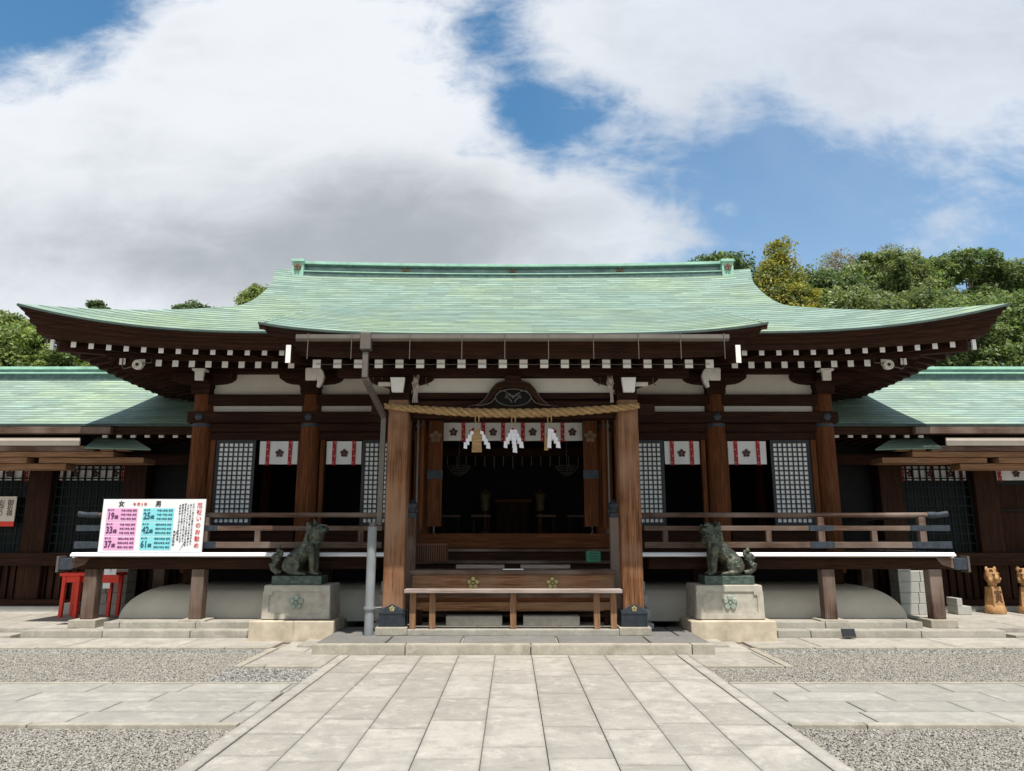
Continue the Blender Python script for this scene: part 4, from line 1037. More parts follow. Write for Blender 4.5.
for i, (x0, x1, lab) in enumerate(((-1.03, -.17, 'pale stone block under the left half of the offering box'), (.155, 1.02, 'pale stone block under the right half of the offering box'))):
    tag(MB().box(x0, x1, 11.80, 12.1, .217, .355).build('stone_block', 'stone_ped', loc=((x0+x1)/2, 11.9, .2), bevel=.012), lab, 'stone block', 'stone blocks under the offering box')
for (x0, x1, z, lab) in ((-.92, -.14, 1.045, 'long pale notice slip lying on the left half of the offering box'), (.12, .92, 1.045, 'long pale notice slip lying on the right half of the offering box'), (-.16, .16, 1.045, 'short white card at the middle front of the offering box')):
    y0 = 11.84 if x1-x0 < .4 else 12.26
    h = .014 if x1-x0 < .4 else .06
    tag(MB().box(x0, x1, y0, y0+.03, z, z+h).build('notice_slip', 'wood_bench' if h > .02 else 'paper', loc=((x0+x1)/2, y0, z), bevel=.002), lab, 'notice slip')
t = thing('bench', (0, 11.38, .22), 'long narrow pale wooden bench in front of the offering box', 'bench')
B('seat', -1.61, 1.61, 11.28, 11.50, .735, .79, 'wood_bench', t, .008)
for x in (-1.49, -1.20, .0, 1.24, 1.49):
    wd = .025 if abs(x) > 1.5 else .045
    B('leg', x-wd, x+wd, 11.40, 11.455, .217, .734, 'wood_grey_z' if abs(x) > 1.5 else 'wood_fresh_z', t, .004)
B('stretcher', -1.45, 1.45, 11.458, 11.49, .66, .72, 'wood_grey_x', t, .004)
# basket and green box on the steps
t = thing('wicker_basket', (-1.35, 12.75, 1.13), 'brown woven basket at the left end of the porch steps', 'basket')
B('body', -1.62, -1.10, 12.60, 12.85, 1.13, 1.40, 'basket', t, .02); B('lid', -1.63, -1.09, 12.59, 12.86, 1.402, 1.43, 'basket', t, .01)
mb = MB()
for i in range(14): mb.box(-1.60+i*.037, -1.585+i*.037, 12.592, 12.599, 1.14, 1.39)
mb.build('weave', 'wood_dark_z', t)
t = thing('green_box', (1.33, 12.7, 1.13), 'small dark green notice box at the right end of the porch steps', 'notice box')
B('body', 1.22, 1.46, 12.62, 12.78, 1.13, 1.31, 'green_paint', t, .01)
mb = MB()
for i in range(3): mb.box(1.26, 1.42, 12.612, 12.619, 1.18+i*.045, 1.19+i*.045)
mb.build('lettering_lines', 'crest_dark', t)

# ================================================================== GUARDIAN LIONS
def sculpt(mb, voxel, smooth_it=6, name='body'):
    o = mb.build(name, 'bronze'); 
    r = o.modifiers.new('remesh', 'REMESH'); r.mode = 'VOXEL'; r.voxel_size = voxel; r.use_smooth_shade = True
    s_ = o.modifiers.new('smooth', 'SMOOTH'); s_.factor = .5; s_.iterations = smooth_it
    bpy.context.view_layer.update()
    me = bpy.data.meshes.new_from_object(o.evaluated_get(bpy.context.evaluated_depsgraph_get()))
    bpy.data.objects.remove(o); me.name = name
    return me
def curl(mb, c, r, ax=(0, 1, 0), turns=1.5, th=.012):
    """spiral lock of mane on a surface; plane normal = ax"""
    A = Vector(ax).normalized(); u = A.orthogonal().normalized(); v_ = A.cross(u); path = []; rad = []
    for i in range(22):
        t_ = i/21; a = t_*turns*2*PI; rr = r*(1-.85*t_); path.append(Vector(c) + u*math.cos(a)*rr + v_*math.sin(a)*rr + A*(.012*t_)); rad.append(th*(1-.3*t_))
    mb.tube(path, rad, 6)
def lion_body(open_mouth, look=0.0):
    """local: facing +x, base z=0"""
    m_ = MB(); E_ = m_.ell
    def ry(a): return Matrix.Rotation(R(a), 4, 'Y').to_quaternion()
    # torso from haunch to chest
    m_.tube([(-.16, 0, .16), (-.06, 0, .24), (.04, 0, .34), (.13, 0, .44), (.20, 0, .54), (.25, 0, .63)], [.13, .155, .15, .145, .14, .12], 18)
    E_((.20, 0, .47), (.13, .15, .17)); E_((-.13, 0, .16), (.13, .17, .15))
    for s in (-1, 1):
        E_((-.08, s*.13, .17), (.155, .065, .16), ry(20)); m_.tube([(-.10, s*.14, .06), (.0, s*.155, .04), (.10, s*.155, .032)], [.055, .045, .036], 10)
        E_((.12, s*.155, .030), (.055, .045, .030))
        m_.tube([(.20, s*.10, .50), (.25, s*.105, .36), (.265, s*.10, .20), (.27, s*.10, .04)], [.09, .078, .062, .052], 12)
        E_((.305, s*.10, .032), (.07, .05, .034))
        for k in (-1, 0, 1): E_((.36, s*.10+k*.028, .022), (.022, .015, .02)); E_((.165, s*.155+k*.026, .02), (.02, .014, .018))
    # head, turned by `look` about z at the neck
    h = MB(); H_ = h.ell
    H_((.30, 0, .74), (.125, .115, .115)); H_((.26, 0, .66), (.14, .13, .13)); H_((.40, 0, .755), (.075, .075, .045), ry(-12))
    H_((.37, 0, .70 - (.035 if open_mouth else .0)), (.07, .06, .028), ry(14 if open_mouth else -5))
    H_((.455, 0, .775), (.03, .045, .025))
    for s in (-1, 1):
        H_((.365, s*.055, .805), (.035, .03, .025)); H_((.385, s*.055, .79), (.02, .02, .02)); H_((.44, s*.04, .755), (.03, .025, .025))
        H_((.215, s*.115, .785), (.055, .020, .058))
        H_((.36, s*.075, .72), (.035, .03, .04))
    H_((.36, 0, .65), (.03, .05, .06)); H_((.33, 0, .60), (.04, .06, .06))
    if not open_mouth: h.tube([(.27, 0, .80), (.25, 0, .86), (.245, 0, .90), (.225, 0, .935)], [.045, .035, .022, .006], 8)
    random.seed(3)
    for k in range(70):       # mane bumps
        a = random.uniform(-2.2, 2.2); zz = random.uniform(.50, .86)
        rr = .145 if zz < .7 else .125
        h.ell((.225 - .03 + rr*.75*-math.cos(a)*.5 + .02, rr*math.sin(a), zz), (.030, .030, .034), nu=8, nv=6)
    M = Matrix.Translation((.27, 0, .70)) @ Matrix.Rotation(look, 4, 'Z') @ Matrix.Diagonal((1.08, 1.15, 1.12, 1)) @ Matrix.Translation((-.27, 0, -.70))
    h.v = [tuple(M @ Vector(p)) for p in h.v]; m_.add(h.v, h.f)
    # mane down the back, chest locks
    for k in range(9): E_((.17-.038*k, 0, .66-.052*k), (.035, .035, .035), nu=8, nv=6)
    for k in range(16):
        E_((.30+random.uniform(-.02, .03), random.uniform(-.10, .10), .40+.015*k), (.022, .022, .03), nu=8, nv=6)
    for s in (-1, 1):
        for k in range(5): m_.tube([(.02-.03*k, s*.03, .47-.045*k), (.06-.03*k, s*.12, .41-.045*k), (.085-.03*k, s*.155, .33-.045*k)], [.012, .015, .010], 6)
    # flame tail
    m_.tube([(-.26, 0, .04), (-.34, 0, .05), (-.405, 0, .11), (-.425, 0, .19), (-.405, 0, .27), (-.36, 0, .34), (-.335, 0, .40), (-.335, 0, .45), (-.305, 0, .54)], [.045, .05, .06, .068, .07, .062, .048, .030, .006], 10)
    m_.tube([(-.38, 0, .22), (-.32, 0, .28), (-.285, 0, .34), (-.275, 0, .43)], [.06, .055, .04, .010], 8)
    # spiral locks, kept crisp as a separate relief
    cm = MB()
    for s in (-1, 1):
        for (cx, cy, cz, r) in ((-.09, .200, .20, .055), (.20, .150, .50, .045), (.10, .150, .42, .032), (-.37, .055, .20, .036), (-.345, .05, .31, .030), (-.02, .160, .33, .030)): curl(cm, (cx, s*cy, cz), r, (0, s, 0), 1.8, .0085)
        for k in range(5): cm.tube([(.05-.045*k, s*.02, .50-.062*k), (.09-.045*k, s*.11, .45-.062*k), (.115-.045*k, s*.155, .37-.062*k)], [.006, .012, .006], 6)
        hh = MB()
        for (cx, cy, cz, r) in ((.215, .137, .785, .040), (.20, .137, .70, .034), (.175, .130, .62, .034), (.26, .132, .66, .030), (.30, .115, .60, .028), (.32, .10, .68, .024)): curl(hh, (cx, s*cy, cz), r, (0, s, 0), 1.7, .0085)
        hh.ell((.385, s*.062, .795), (.014, .012, .014), nu=8, nv=6)
        hh.tube([(.44, s*.06, .735), (.39, s*.078, .72), (.35, s*.082, .735)], [.005, .008, .005], 6)
        hh.tube([(.43, s*.03, .825), (.38, s*.06, .835), (.34, s*.08, .82)], [.010, .013, .008], 6)
        for k in range(4): hh.tube([(.34-.01*k, s*(.03+.025*k), .63), (.35-.01*k, s*(.035+.025*k), .57), (.32-.01*k, s*(.03+.025*k), .52)], [.012, .014, .004], 6)
        cm.add([tuple(M @ Vector(p)) for p in hh.v], hh.f)
    return sculpt(m_, .0105, 3), cm
def lion(sx, open_mouth, look, label):
    x0, y0, z0 = sx*3.45, 12.20, .945
    t = thing('guardian_lion', (x0, y0, z0), label, 'lion statue', 'pair of bronze guardian lions flanking the porch')
    me, cm = lion_body(open_mouth, look)
    me.transform(Matrix.Diagonal((-sx, 1, 1, 1)))
    if sx > 0: me.flip_normals()
    me.transform(Matrix.Diagonal((.96, .96, .93, 1)))
    cm.v = [(x0 - sx*.96*p[0], y0 + .96*p[1], z0 + .93*p[2]) for p in cm.v]; 
    co = cm.build('curls', 'bronze_light', t, smooth=True); bm = bmesh.new(); bm.from_mesh(me); k0 = len(bm.faces); bm.from_mesh(co.data); bm.faces.ensure_lookup_table()
    for fc in bm.faces[k0:]: fc.material_index = 1
    me.materials.append(MATS['bronze_light']); bm.to_mesh(me); bm.free(); bpy.data.objects.remove(co)
    o = bpy.data.objects.new('body', me); col.objects.link(o); o.parent = t; ORG[o.name] = ORG[t.name]
    MB().box(x0-sx*.05-.39, x0-sx*.05+.39, 11.98, 12.42, .812, .944).build('bronze_base', 'bronze_plinth', t, bevel=.008)
    return t
lion(-1, False, R(-14), 'weathered bronze guardian lion with closed mouth and raised head, left of the porch')
lion(1, True, R(-32), 'green bronze guardian lion with open mouth, right of the porch')
for sx, lab in ((-1, 'shaded stone pedestal with plum emblem under the left lion'), (1, 'half sunlit stone pedestal with plum emblem under the right lion')):
    cx = sx*3.36; t = thing('pedestal', (cx, 12.2, 0), lab, 'pedestal', 'stone pedestals under the two lions')
    wt, wb = .515, .535; yf, yb = 11.90, 12.56; mb = MB()
    mb.hexa([(cx-wb, yf-.01, .295), (cx+wb, yf-.01, .295), (cx+wb, yb, .295), (cx-wb, yb, .295), (cx-wt, yf+.01, .81), (cx+wt, yf+.01, .81), (cx+wt, yb, .81), (cx-wt, yb, .81)])
    mb.build('block', 'stone_ped', t, bevel=.015)
    def fy(z): return yf-.01+.02*(z-.295)/.515      # front face leans back slightly
    fr = MB()
    for (a, b, z0_, z1_) in ((-.52, .52, .31, .375), (-.51, .51, .715, .80), (-.52, -.425, .375, .715), (.425, .52, .375, .715), (-.425, -.375, .66, .715), (.375, .425, .66, .715), (-.425, -.375, .375, .40), (.375, .425, .375, .40)):
        fr.hexa([(cx+a, fy(z0_)-.018, z0_), (cx+b, fy(z0_)-.018, z0_), (cx+b, fy(z0_)+.02, z0_), (cx+a, fy(z0_)+.02, z0_), (cx+a, fy(z1_)-.018, z1_), (cx+b, fy(z1_)-.018, z1_), (cx+b, fy(z1_)+.02, z1_), (cx+a, fy(z1_)+.02, z1_)])
    fr.build('raised_frame', 'stone_ped', t)
    crest(MB(), cx, 11.90, .55, .125, .03).build('plum_emblem', 'emblem_green', t, bevel=.004)
    MB().box(cx-.66, cx+.64, 11.72, 12.44, -.03, .292).build('base_slab', 'stone_slab', t, bevel=.015)

# ================================================================== SIGN BOARD ON THE VERANDA
sw, sh_ = 1.71, .87
sb = thing('sign_board', (-5.985, 12.475, 1.294), 'white printed board with pink and pale blue age tables leaning on the left veranda railing', 'sign')
LEAN = R(1.5)
SM = Matrix.Translation((-5.985-sw/2, 12.475, 1.293)) @ Matrix.Rotation(R(90)-LEAN, 4, 'X')    # board plane: local x right, local y up, z towards viewer
def panel(name, x0, x1, y0, y1, z0, z1, mat, par):
    mb = MB().box(x0, x1, y0, y1, z0, z1); mb.v = [tuple(SM @ Vector(p)) for p in mb.v]; return mb.build(name, mat, par)
bd = panel('board', 0, sw, 0, sh_, -.02, 0, 'sign_white', sb)
def st(body, size, u, v, mat, z=.006, rot=0, align='CENTER', space=1.0, par=bd, sx_=1.0, bold=0.0):
    return text_mesh(body, size, SM @ Matrix.Translation((u*sw, sh_*(1-v), z)) @ Matrix.Diagonal((sx_, 1, 1, 1)), mat, par, 'lettering', .0012, space, align, bold)
cells = [('19歳', '平成18年生 前厄', '平成17年生 本厄', '平成16年生 後厄'), ('33歳', '平成 4年生 前厄', '平成 3年生 本厄', '平成 2年生 後厄'), ('37歳', '昭和63年生 前厄', '昭和62年生 本厄', '昭和61年生 後厄')]
cellm = [('25歳', '平成12年生 前厄', '平成11年生 本厄', '平成10年生 後厄'), ('42歳', '昭和58年生 前厄', '昭和57年生 本厄', '昭和56年生 後厄'), ('61歳', '昭和39年生 前厄', '昭和38年生 本厄', '昭和37年生 後厄')]
for ci, (cl, u0, u1, mt, tx) in enumerate(((cells, .045, .345, 'sign_pink', 'sign_text'), (cellm, .395, .70, 'sign_cyan', 'sign_text_blue'))):
    for r in range(3):
        v0, v1 = .175+r*.265, .425+r*.265
        c_ = panel('table_cell', u0*sw, u1*sw, sh_*(1-v1), sh_*(1-v0), .0005, .003, mt, bd)
        st(cl[r][0][:2], .155, u0+.044, v0+.15, tx, sx_=.74, bold=.005); st(cl[r][0][2:], .07, u0+.098, v0+.17, tx, bold=.001); st('数え年', .035, u0+.04, v0+.035, tx)
        for k in range(3): st(cl[r][k+1], .038, u0+.215, v0+.045+k*.078, tx, sx_=.95, bold=.0004)
st('女', .10, .18, .095, 'ink', bold=.002); st('男', .10, .54, .095, 'ink', bold=.002); st('令 和 5 年', .055, .36, .10, 'sign_red', bold=.001)
def column_text(chars, size, u, v0, dv, mat, bold):
    obs = [st(ch, size, u, v0+k*dv, mat, bold=bold) for k, ch in enumerate(chars)]
    bm = bmesh.new()
    for o in obs: bm.from_mesh(o.data)
    keep = obs[0]
    for o in obs[1:]: bpy.data.objects.remove(o)
    bm.to_mesh(keep.data); bm.free(); return keep
column_text('厄祓いのお勧め', .092, .945, .125, .125, 'sign_red', .001)
vt_ = ['人の一生には節目となる年があり', '古くより厄年と称え心身の慎みと', 'されてまいりました厄除けの御祈', '祷を受けられ災いを祓い清めて', '無事息災にお過ごし下さいます', 'お勧め申し上げます御家族揃']
for i, l in enumerate(vt_): column_text(l, .034, .885-i*.026, .10+.012*(i % 3), .053, 'ink', .0006)
column_text('神社社務所', .040, .72, .62, .06, 'ink', .0006)

# ================================================================== WINGS
def wing(s):
    t = thing('wing_building', (s*12, 17.9, .1), 'low green-roofed wooden wing building joined to the %s side of the main hall' % ('left' if s < 0 else 'right'), 'wing building', 'low wings either side of the main hall')
    X0, X1 = 6.05, 22.0
    def bx(nm, a, b, y0, y1, z0, z1, mat, bev=.006, par=t): return B(nm, s*a, s*b, y0, y1, z0, z1, mat, par, bev)
    wz = lambda d: 3.64 + 1.76*(.85*d/4 + .15*(d/4)**2)
    WR = courses(wz, 4.0); mb = MB(); mb.uv = []; nd = len(WR)-1; vs = []; fs = []; arc = 0
    for sgn in (1, -1):
        b0 = len(vs); arc = 0; pz = None
        for i in range(nd+1):
            y = WR[i][0]; z = wz(y) + WR[i][1]
            arc = WR[i][2]
            for x in (X0, X1): vs.append((s*x, 17.9 - sgn*(4.0-y), z)); mb.uv.append((x+50*(s+2), arc + (0 if sgn > 0 else 9)))
        for i in range(nd): p = b0+i*2; fs.append((p, p+1, p+3, p+2))
    mb.add(vs, fs); rf = mb.build('roof', 'copper_wing', t)
    ml = MB(); ml.box(s*X0, s*X1, 17.55, 18.25, 5.21, 5.39, 0); ml.box(s*X0, s*X1, 17.5, 18.3, 5.39, 5.43, 1); ml.box(s*X0, s*X1, 17.62, 18.18, 5.43, 5.51, 2); ml.box(s*X0, s*X1, 17.55, 18.25, 5.51, 5.58, 1)
    ml.build('ridge_cap', ['copper_dark', 'copper_light', 'copper_panel'], rf, bevel=.01)
    bx('eave_edge', X0, X1, 13.88, 13.92, 3.59, 3.634, 'copper_edge'); bx('eave_board', X0, X1, 13.93, 14.02, 3.44, 3.61, 'wood_dark_x')
    bx('gutter', 7.55, X1, 13.76, 13.87, 3.44, 3.565, 'wood_grey_x')
    mb = MB(); mb.add([(s*X0, 13.95, 3.57), (s*X1, 13.95, 3.57), (s*X1, 15.5, 4.0), (s*X0, 15.5, 4.0)], [(0, 1, 2, 3)]); mb.build('soffit', 'wood_dark_x', t)
    for i in range(7):
        x = 6.2 + i*.27; mb = MB(); mb.box(s*x-.045, s*x+.045, 14.12, 15.4, 3.42, 3.51, 0); mb.box(s*x-.045, s*x+.045, 14.08, 14.119, 3.40, 3.51, 1)
        mb.build('wing_rafter', ['wood_dark_y', 'white_paint'], t)
    # stacked pale timbers of the canopy
    bx('cream_board', 8.22, X1, 13.96, 14.0, 3.235, 3.385, 'cream'); bx('canopy_timber', 7.95, X1, 14.0, 14.3, 3.135, 3.230, 'wood_grey_x')
    bx('canopy_timber', 7.60, X1, 14.05, 14.5, 3.030, 3.130, 'wood_fresh_x'); bx('canopy_timber', 7.05, 9.05, 14.12, 14.6, 2.920, 3.022, 'wood_fresh_x'); bx('canopy_timber', 9.25, X1, 14.08, 14.5, 2.915, 3.022, 'wood_fresh_x')
    bx('canopy_timber', 8.55, 10.4, 14.16, 14.5, 2.800, 2.910, 'wood_fresh_x'); bx('canopy_timber', 9.06, 9.24, 14.3, 14.6, 2.920, 3.020, 'wood_dark_x')
    for a in (7.55, 7.85): bx('canopy_block', a-.25, a, 14.0+.03*a/8, 14.2, 3.140, 3.220, 'wood_fresh_x')
    # small copper pent roof next to the hall
    mb = MB(); mb.uv = [(0, 0), (1.2, 0), (1.4, .8), (.6, .8)]
    mb.add([(s*6.85, 13.95, 3.14), (s*8.1, 13.95, 3.17), (s*8.18, 14.5, 3.44), (s*7.5, 14.5, 3.42)], [(0, 1, 2, 3)]); pr = mb.build('pent_roof', 'copper_wing', t)
    so_ = pr.modifiers.new('thickness', 'SOLIDIFY'); so_.thickness = .03
    # wall
    for x in (7.74, 9.68, 12.2, 14.7, 17.2, 19.7): bx('column', x-.24, x+.24, 15.22, 15.6, .2, 3.3, 'wood_dark_z', .02)
    bx('nageshi_beam', X0, X1, 15.14, 15.215, .97, 1.22, 'wood_dark_x'); bx('head_beam', X0, X1, 15.16, 15.215, 2.98, 3.20, 'wood_dark_x')
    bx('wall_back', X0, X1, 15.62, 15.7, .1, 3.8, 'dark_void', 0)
    bx('sill', X0, X1, 15.16, 15.5, .20, .32, 'wood_dark_x'); bx('base_stone', X0, X1, 15.05, 15.6, .08, .198, 'stone_block', .01)
    wn = MB(); x = X0+.1
    while x < 16: wn.box(s*x, s*(x+.10), 15.34, 15.40, .32, .97); x += .155
    wn.build('wainscot', 'wood_dark_z', t)
    bx('wainscot_back', X0, X1, 15.42, 15.46, .32, .97, 'wood_dark_z', 0)
    for (a, b) in ((7.99, 9.42), (9.94, 11.94), (12.46, 14.4), (14.96, 16.9)):
        gl = bx('window', a, b, 15.48, 15.50, 1.22, 2.98, 'glass_dark', 0)
        g = MB(); nn = 8 if (s > 0 and a > 9) else 10
        open_pane = s > 0 and a > 9
        if not open_pane:
            for i in range(nn+1): xx = a+(b-a)*i/nn; g.box(s*xx-.015, s*xx+.015, 15.36, 15.39, 1.22, 2.98)
            for i in range(10): zz = 1.22+1.68*i/9; g.box(s*a, s*b, 15.365, 15.385, zz-.012, zz+.012)
        else:
            for i in range(3): xx = a+(b-a)*i/2; g.box(s*xx-.03, s*xx+.03, 15.36, 15.40, 1.22, 2.98)
            g.box(s*a, s*b, 15.36, 15.40, 2.05, 2.08)
        g.build('muntins', 'bar_teal', gl)
        if open_pane: MB().box(s*a, s*b, 15.45, 15.46, 1.24, 2.58).build('pale_pane', 'wood_dark_z', gl)
    return t
for s in (-1, 1): wing(s)
wl = {-1: ['white crested curtain in the far left window of the left wing', 'white crested curtain behind bars in the left wing window nearest the hall'],
      1: ['white crested curtain in the right wing window nearest the hall', 'white crested curtain in the far right window of the right wing']}
for s in (-1, 1):
    curtain('wing_curtain', s*8.02, s*9.40, 2.68, 2.97, 15.43, 0, [(s*(8.25+.42*i), False) for i in range(3)], [s*8.08, s*9.3] + ([s*8.7] if s > 0 else []), wl[s][1 if s < 0 else 0], 'short curtains along the wings')
    curtain('wing_curtain', s*9.95, s*11.6, 2.68, 2.97, 15.43, 0, [(s*(10.45+.55*i), False) for i in range(2)], [s*10.1, s*10.75, s*11.4], wl[s][0 if s < 0 else 1], 'short curtains along the wings')
# poster on the left wing
t = thing('poster', (-10.3, 15.28, 1.75), 'cream poster with dark characters and a red bottom hung on the left wing', 'poster')
B('sheet', -10.75, -10.13, 15.26, 15.28, 1.84, 2.34, 'cream', t, 0); B('red_strip', -10.75, -10.13, 15.258, 15.279, 1.74, 1.838, 'red_paint', t, 0)
for k, tx in enumerate(('御祈祷', 'お守り', '受付中')): text_mesh('\n'.join(tx), .13, Matrix.Translation((-10.24-.18*k, 15.255, 2.10)) @ FRONT, 'ink', t, 'lettering', .001, .85)

# concrete block stacks beside the hall
def blocks(s, spec, lab):
    t = thing('block_wall', (s*8.0, 14.6, .1), lab, 'block wall', 'pale block walls at the two sides of the hall')
    for (a, b, z0, z1) in spec: MB().box(s*a, s*b, 14.45, 14.8, z0, z1).build('block', 'stone_block', t, bevel=.008)
sp = []
for r in range(4):
    z0 = .1+.2*r
    sp += [(7.30, 7.62+.03*r, z0+.002, z0+.198), (7.63+.03*r, 8.02 if r < 3 else 7.95, z0+.002, z0+.198)]
sp += [(7.30, 7.55, .902, .99)]
blocks(1, sp + [(8.36, 8.62, .102, .255), (8.36, 8.46, .258, .40)], 'stepped stack of pale stone blocks right of the hall foundation')
blocks(-1, sp + [(8.3, 8.5, .102, .30)], 'pale stone block wall left of the hall foundation behind the red table')

# red table with paper sign
t = thing('red_table', (-8.05, 14.2, .1), 'bright red lacquered small table beside the left corner post of the veranda', 'table')
B('top', -8.30, -7.28, 13.95, 14.4, .83, .89, 'red_paint', t, .01)
B('apron_board', -8.26, -7.32, 13.98, 14.0, .72, .828, 'red_paint', t, .004)
for (x, y) in ((-8.22, 14.0), (-7.36, 14.0), (-8.22, 14.34), (-7.36, 14.34)):
    MB().hexa([(x-.04, y-.03, .1), (x+.02, y-.03, .1), (x+.02, y+.03, .1), (x-.04, y+.03, .1), (x-.03, y-.03, .83), (x+.035, y-.03, .83), (x+.035, y+.03, .83), (x-.03, y+.03, .83)]).build('leg', 'red_paint', t, bevel=.005)
B('leg', -7.96, -7.89, 13.90, 13.98, .1, .83, 'red_paint', t, .005)
t = thing('paper_notice', (-7.55, 13.9, .6), 'small white and red notice hanging at the right end of the red table', 'notice')
B('sheet', -7.46, -7.24, 13.90, 13.91, .86, 1.02, 'paper', t, 0); B('red_part', -7.46, -7.18, 13.898, 13.908, .72, .855, 'red_paint', t, 0); text_mesh('!', .12, Matrix.Translation((-7.34, 13.895, .94)) @ FRONT, 'ink', t)
B('lower_sheet', -7.46, -7.33, 13.90, 13.91, .62, .715, 'paper', t, 0)

# carved tigers
def tiger(x, y, yaw, label, ch):
    t = thing('carved_tiger', (x, y, .1), label, 'wood carving', 'carved wooden tigers')
    mb = MB(); mb.lathe((0, 0, 0), [(.235, 0), (.245, .05), (.225, .12), (.19, .16)], 20); mb.hexa([(-.17, -.15, .12), (.17, -.15, .12), (.17, .15, .12), (-.17, .15, .12), (-.13, -.12, .50), (.13, -.12, .50), (.13, .12, .50), (-.13, .12, .50)])
    M = Matrix.Translation((x, y, .1)) @ Matrix.Rotation(yaw, 4, 'Z') @ Matrix.Diagonal((.76, .76, 1, 1)); mb.v = [tuple(M @ Vector(p)) for p in mb.v]; mb.build('stump_base', 'carved_wood', t, bevel=.012, smooth=True)
    h = MB(); h.ell((0, 0, .55), (.10, .10, .09)); h.ell((0, 0, .69), (.165, .15, .155)); h.ell((0, -.13, .655), (.085, .08, .065)); h.ell((0, -.20, .685), (.035, .025, .025)); h.ell((0, -.12, .60), (.06, .06, .035))
    for s in (-1, 1): h.ell((s*.12, .0, .825), (.05, .025, .055)); h.ell((s*.12, -.06, .62), (.05, .06, .06)); h.ell((s*.065, -.13, .745), (.035, .03, .02)); h.ell((s*.045, -.185, .65), (.04, .035, .03))
    me = sculpt(h, .012, 2, 'head'); me.transform(Matrix.Rotation(yaw, 4, 'Z') @ Matrix.Diagonal((.80, .80, 1, 1))); me.materials.clear(); me.materials.append(MATS['carved_wood'])
    o = bpy.data.objects.new('head', me); col.objects.link(o); o.parent = t; ORG[o.name] = ORG[t.name]
    fm = MB()
    for s in (-1, 1):
        fm.ell((s*.068, -.158, .715), (.018, .012, .012))
        for k in range(3): fm.tube([(s*.05, -.125+.01*k, .78+.02*k), (s*.11, -.08+.01*k, .80+.01*k)], .008, 5); fm.tube([(s*.155, -.06+.03*k, .66+.03*k), (s*.165, .0+.02*k, .64+.03*k)], .008, 5)
    fm.ell((0, -.222, .69), (.02, .01, .012)); fm.tube([(-.05, -.19, .625), (0, -.205, .635), (.05, -.19, .625)], .006, 5)
    fm.v = [tuple(M @ Matrix.Diagonal((1.05, 1.05, 1, 1)) @ Vector(p)) for p in fm.v]; fm.build('face_marks', 'carved_dark', t)
    if ch: text_mesh(ch, .25, M @ Matrix.Translation((0, -.142, .31)) @ Matrix.Rotation(R(-4), 4, 'X') @ FRONT, 'carved_dark', t, 'carved_character', .008)
    return t
tiger(9.22, 14.7, R(14), 'carved wooden tiger head on a tapered base bearing a dark character, nearer the hall', '寅')
tiger(9.86, 14.7, R(-25), 'carved wooden figure with a plain tapered base at the far right edge', None)

# small black solar floodlight on the ledge
t = thing('ground_light', (5.18, 11.95, 0), 'small black ground lamp panel on the pavement right of the right pedestal', 'ground lamp')
MB().hexa([(5.08, 11.93, .02), (5.29, 11.93, .02), (5.29, 11.95, .02), (5.08, 11.95, .02), (5.08, 11.98, .15), (5.29, 11.98, .15), (5.29, 12.0, .15), (5.08, 12.0, .15)]).build('panel', 'black_plastic', t, bevel=.003)
mb = MB()
for i in range(5): mb.box(5.10+i*.036, 5.128+i*.036, 11.925, 11.93, .03, .045)
mb.box(5.16, 5.21, 11.96, 12.02, 0, .08); mb.build('foot', 'metal_grey', t)

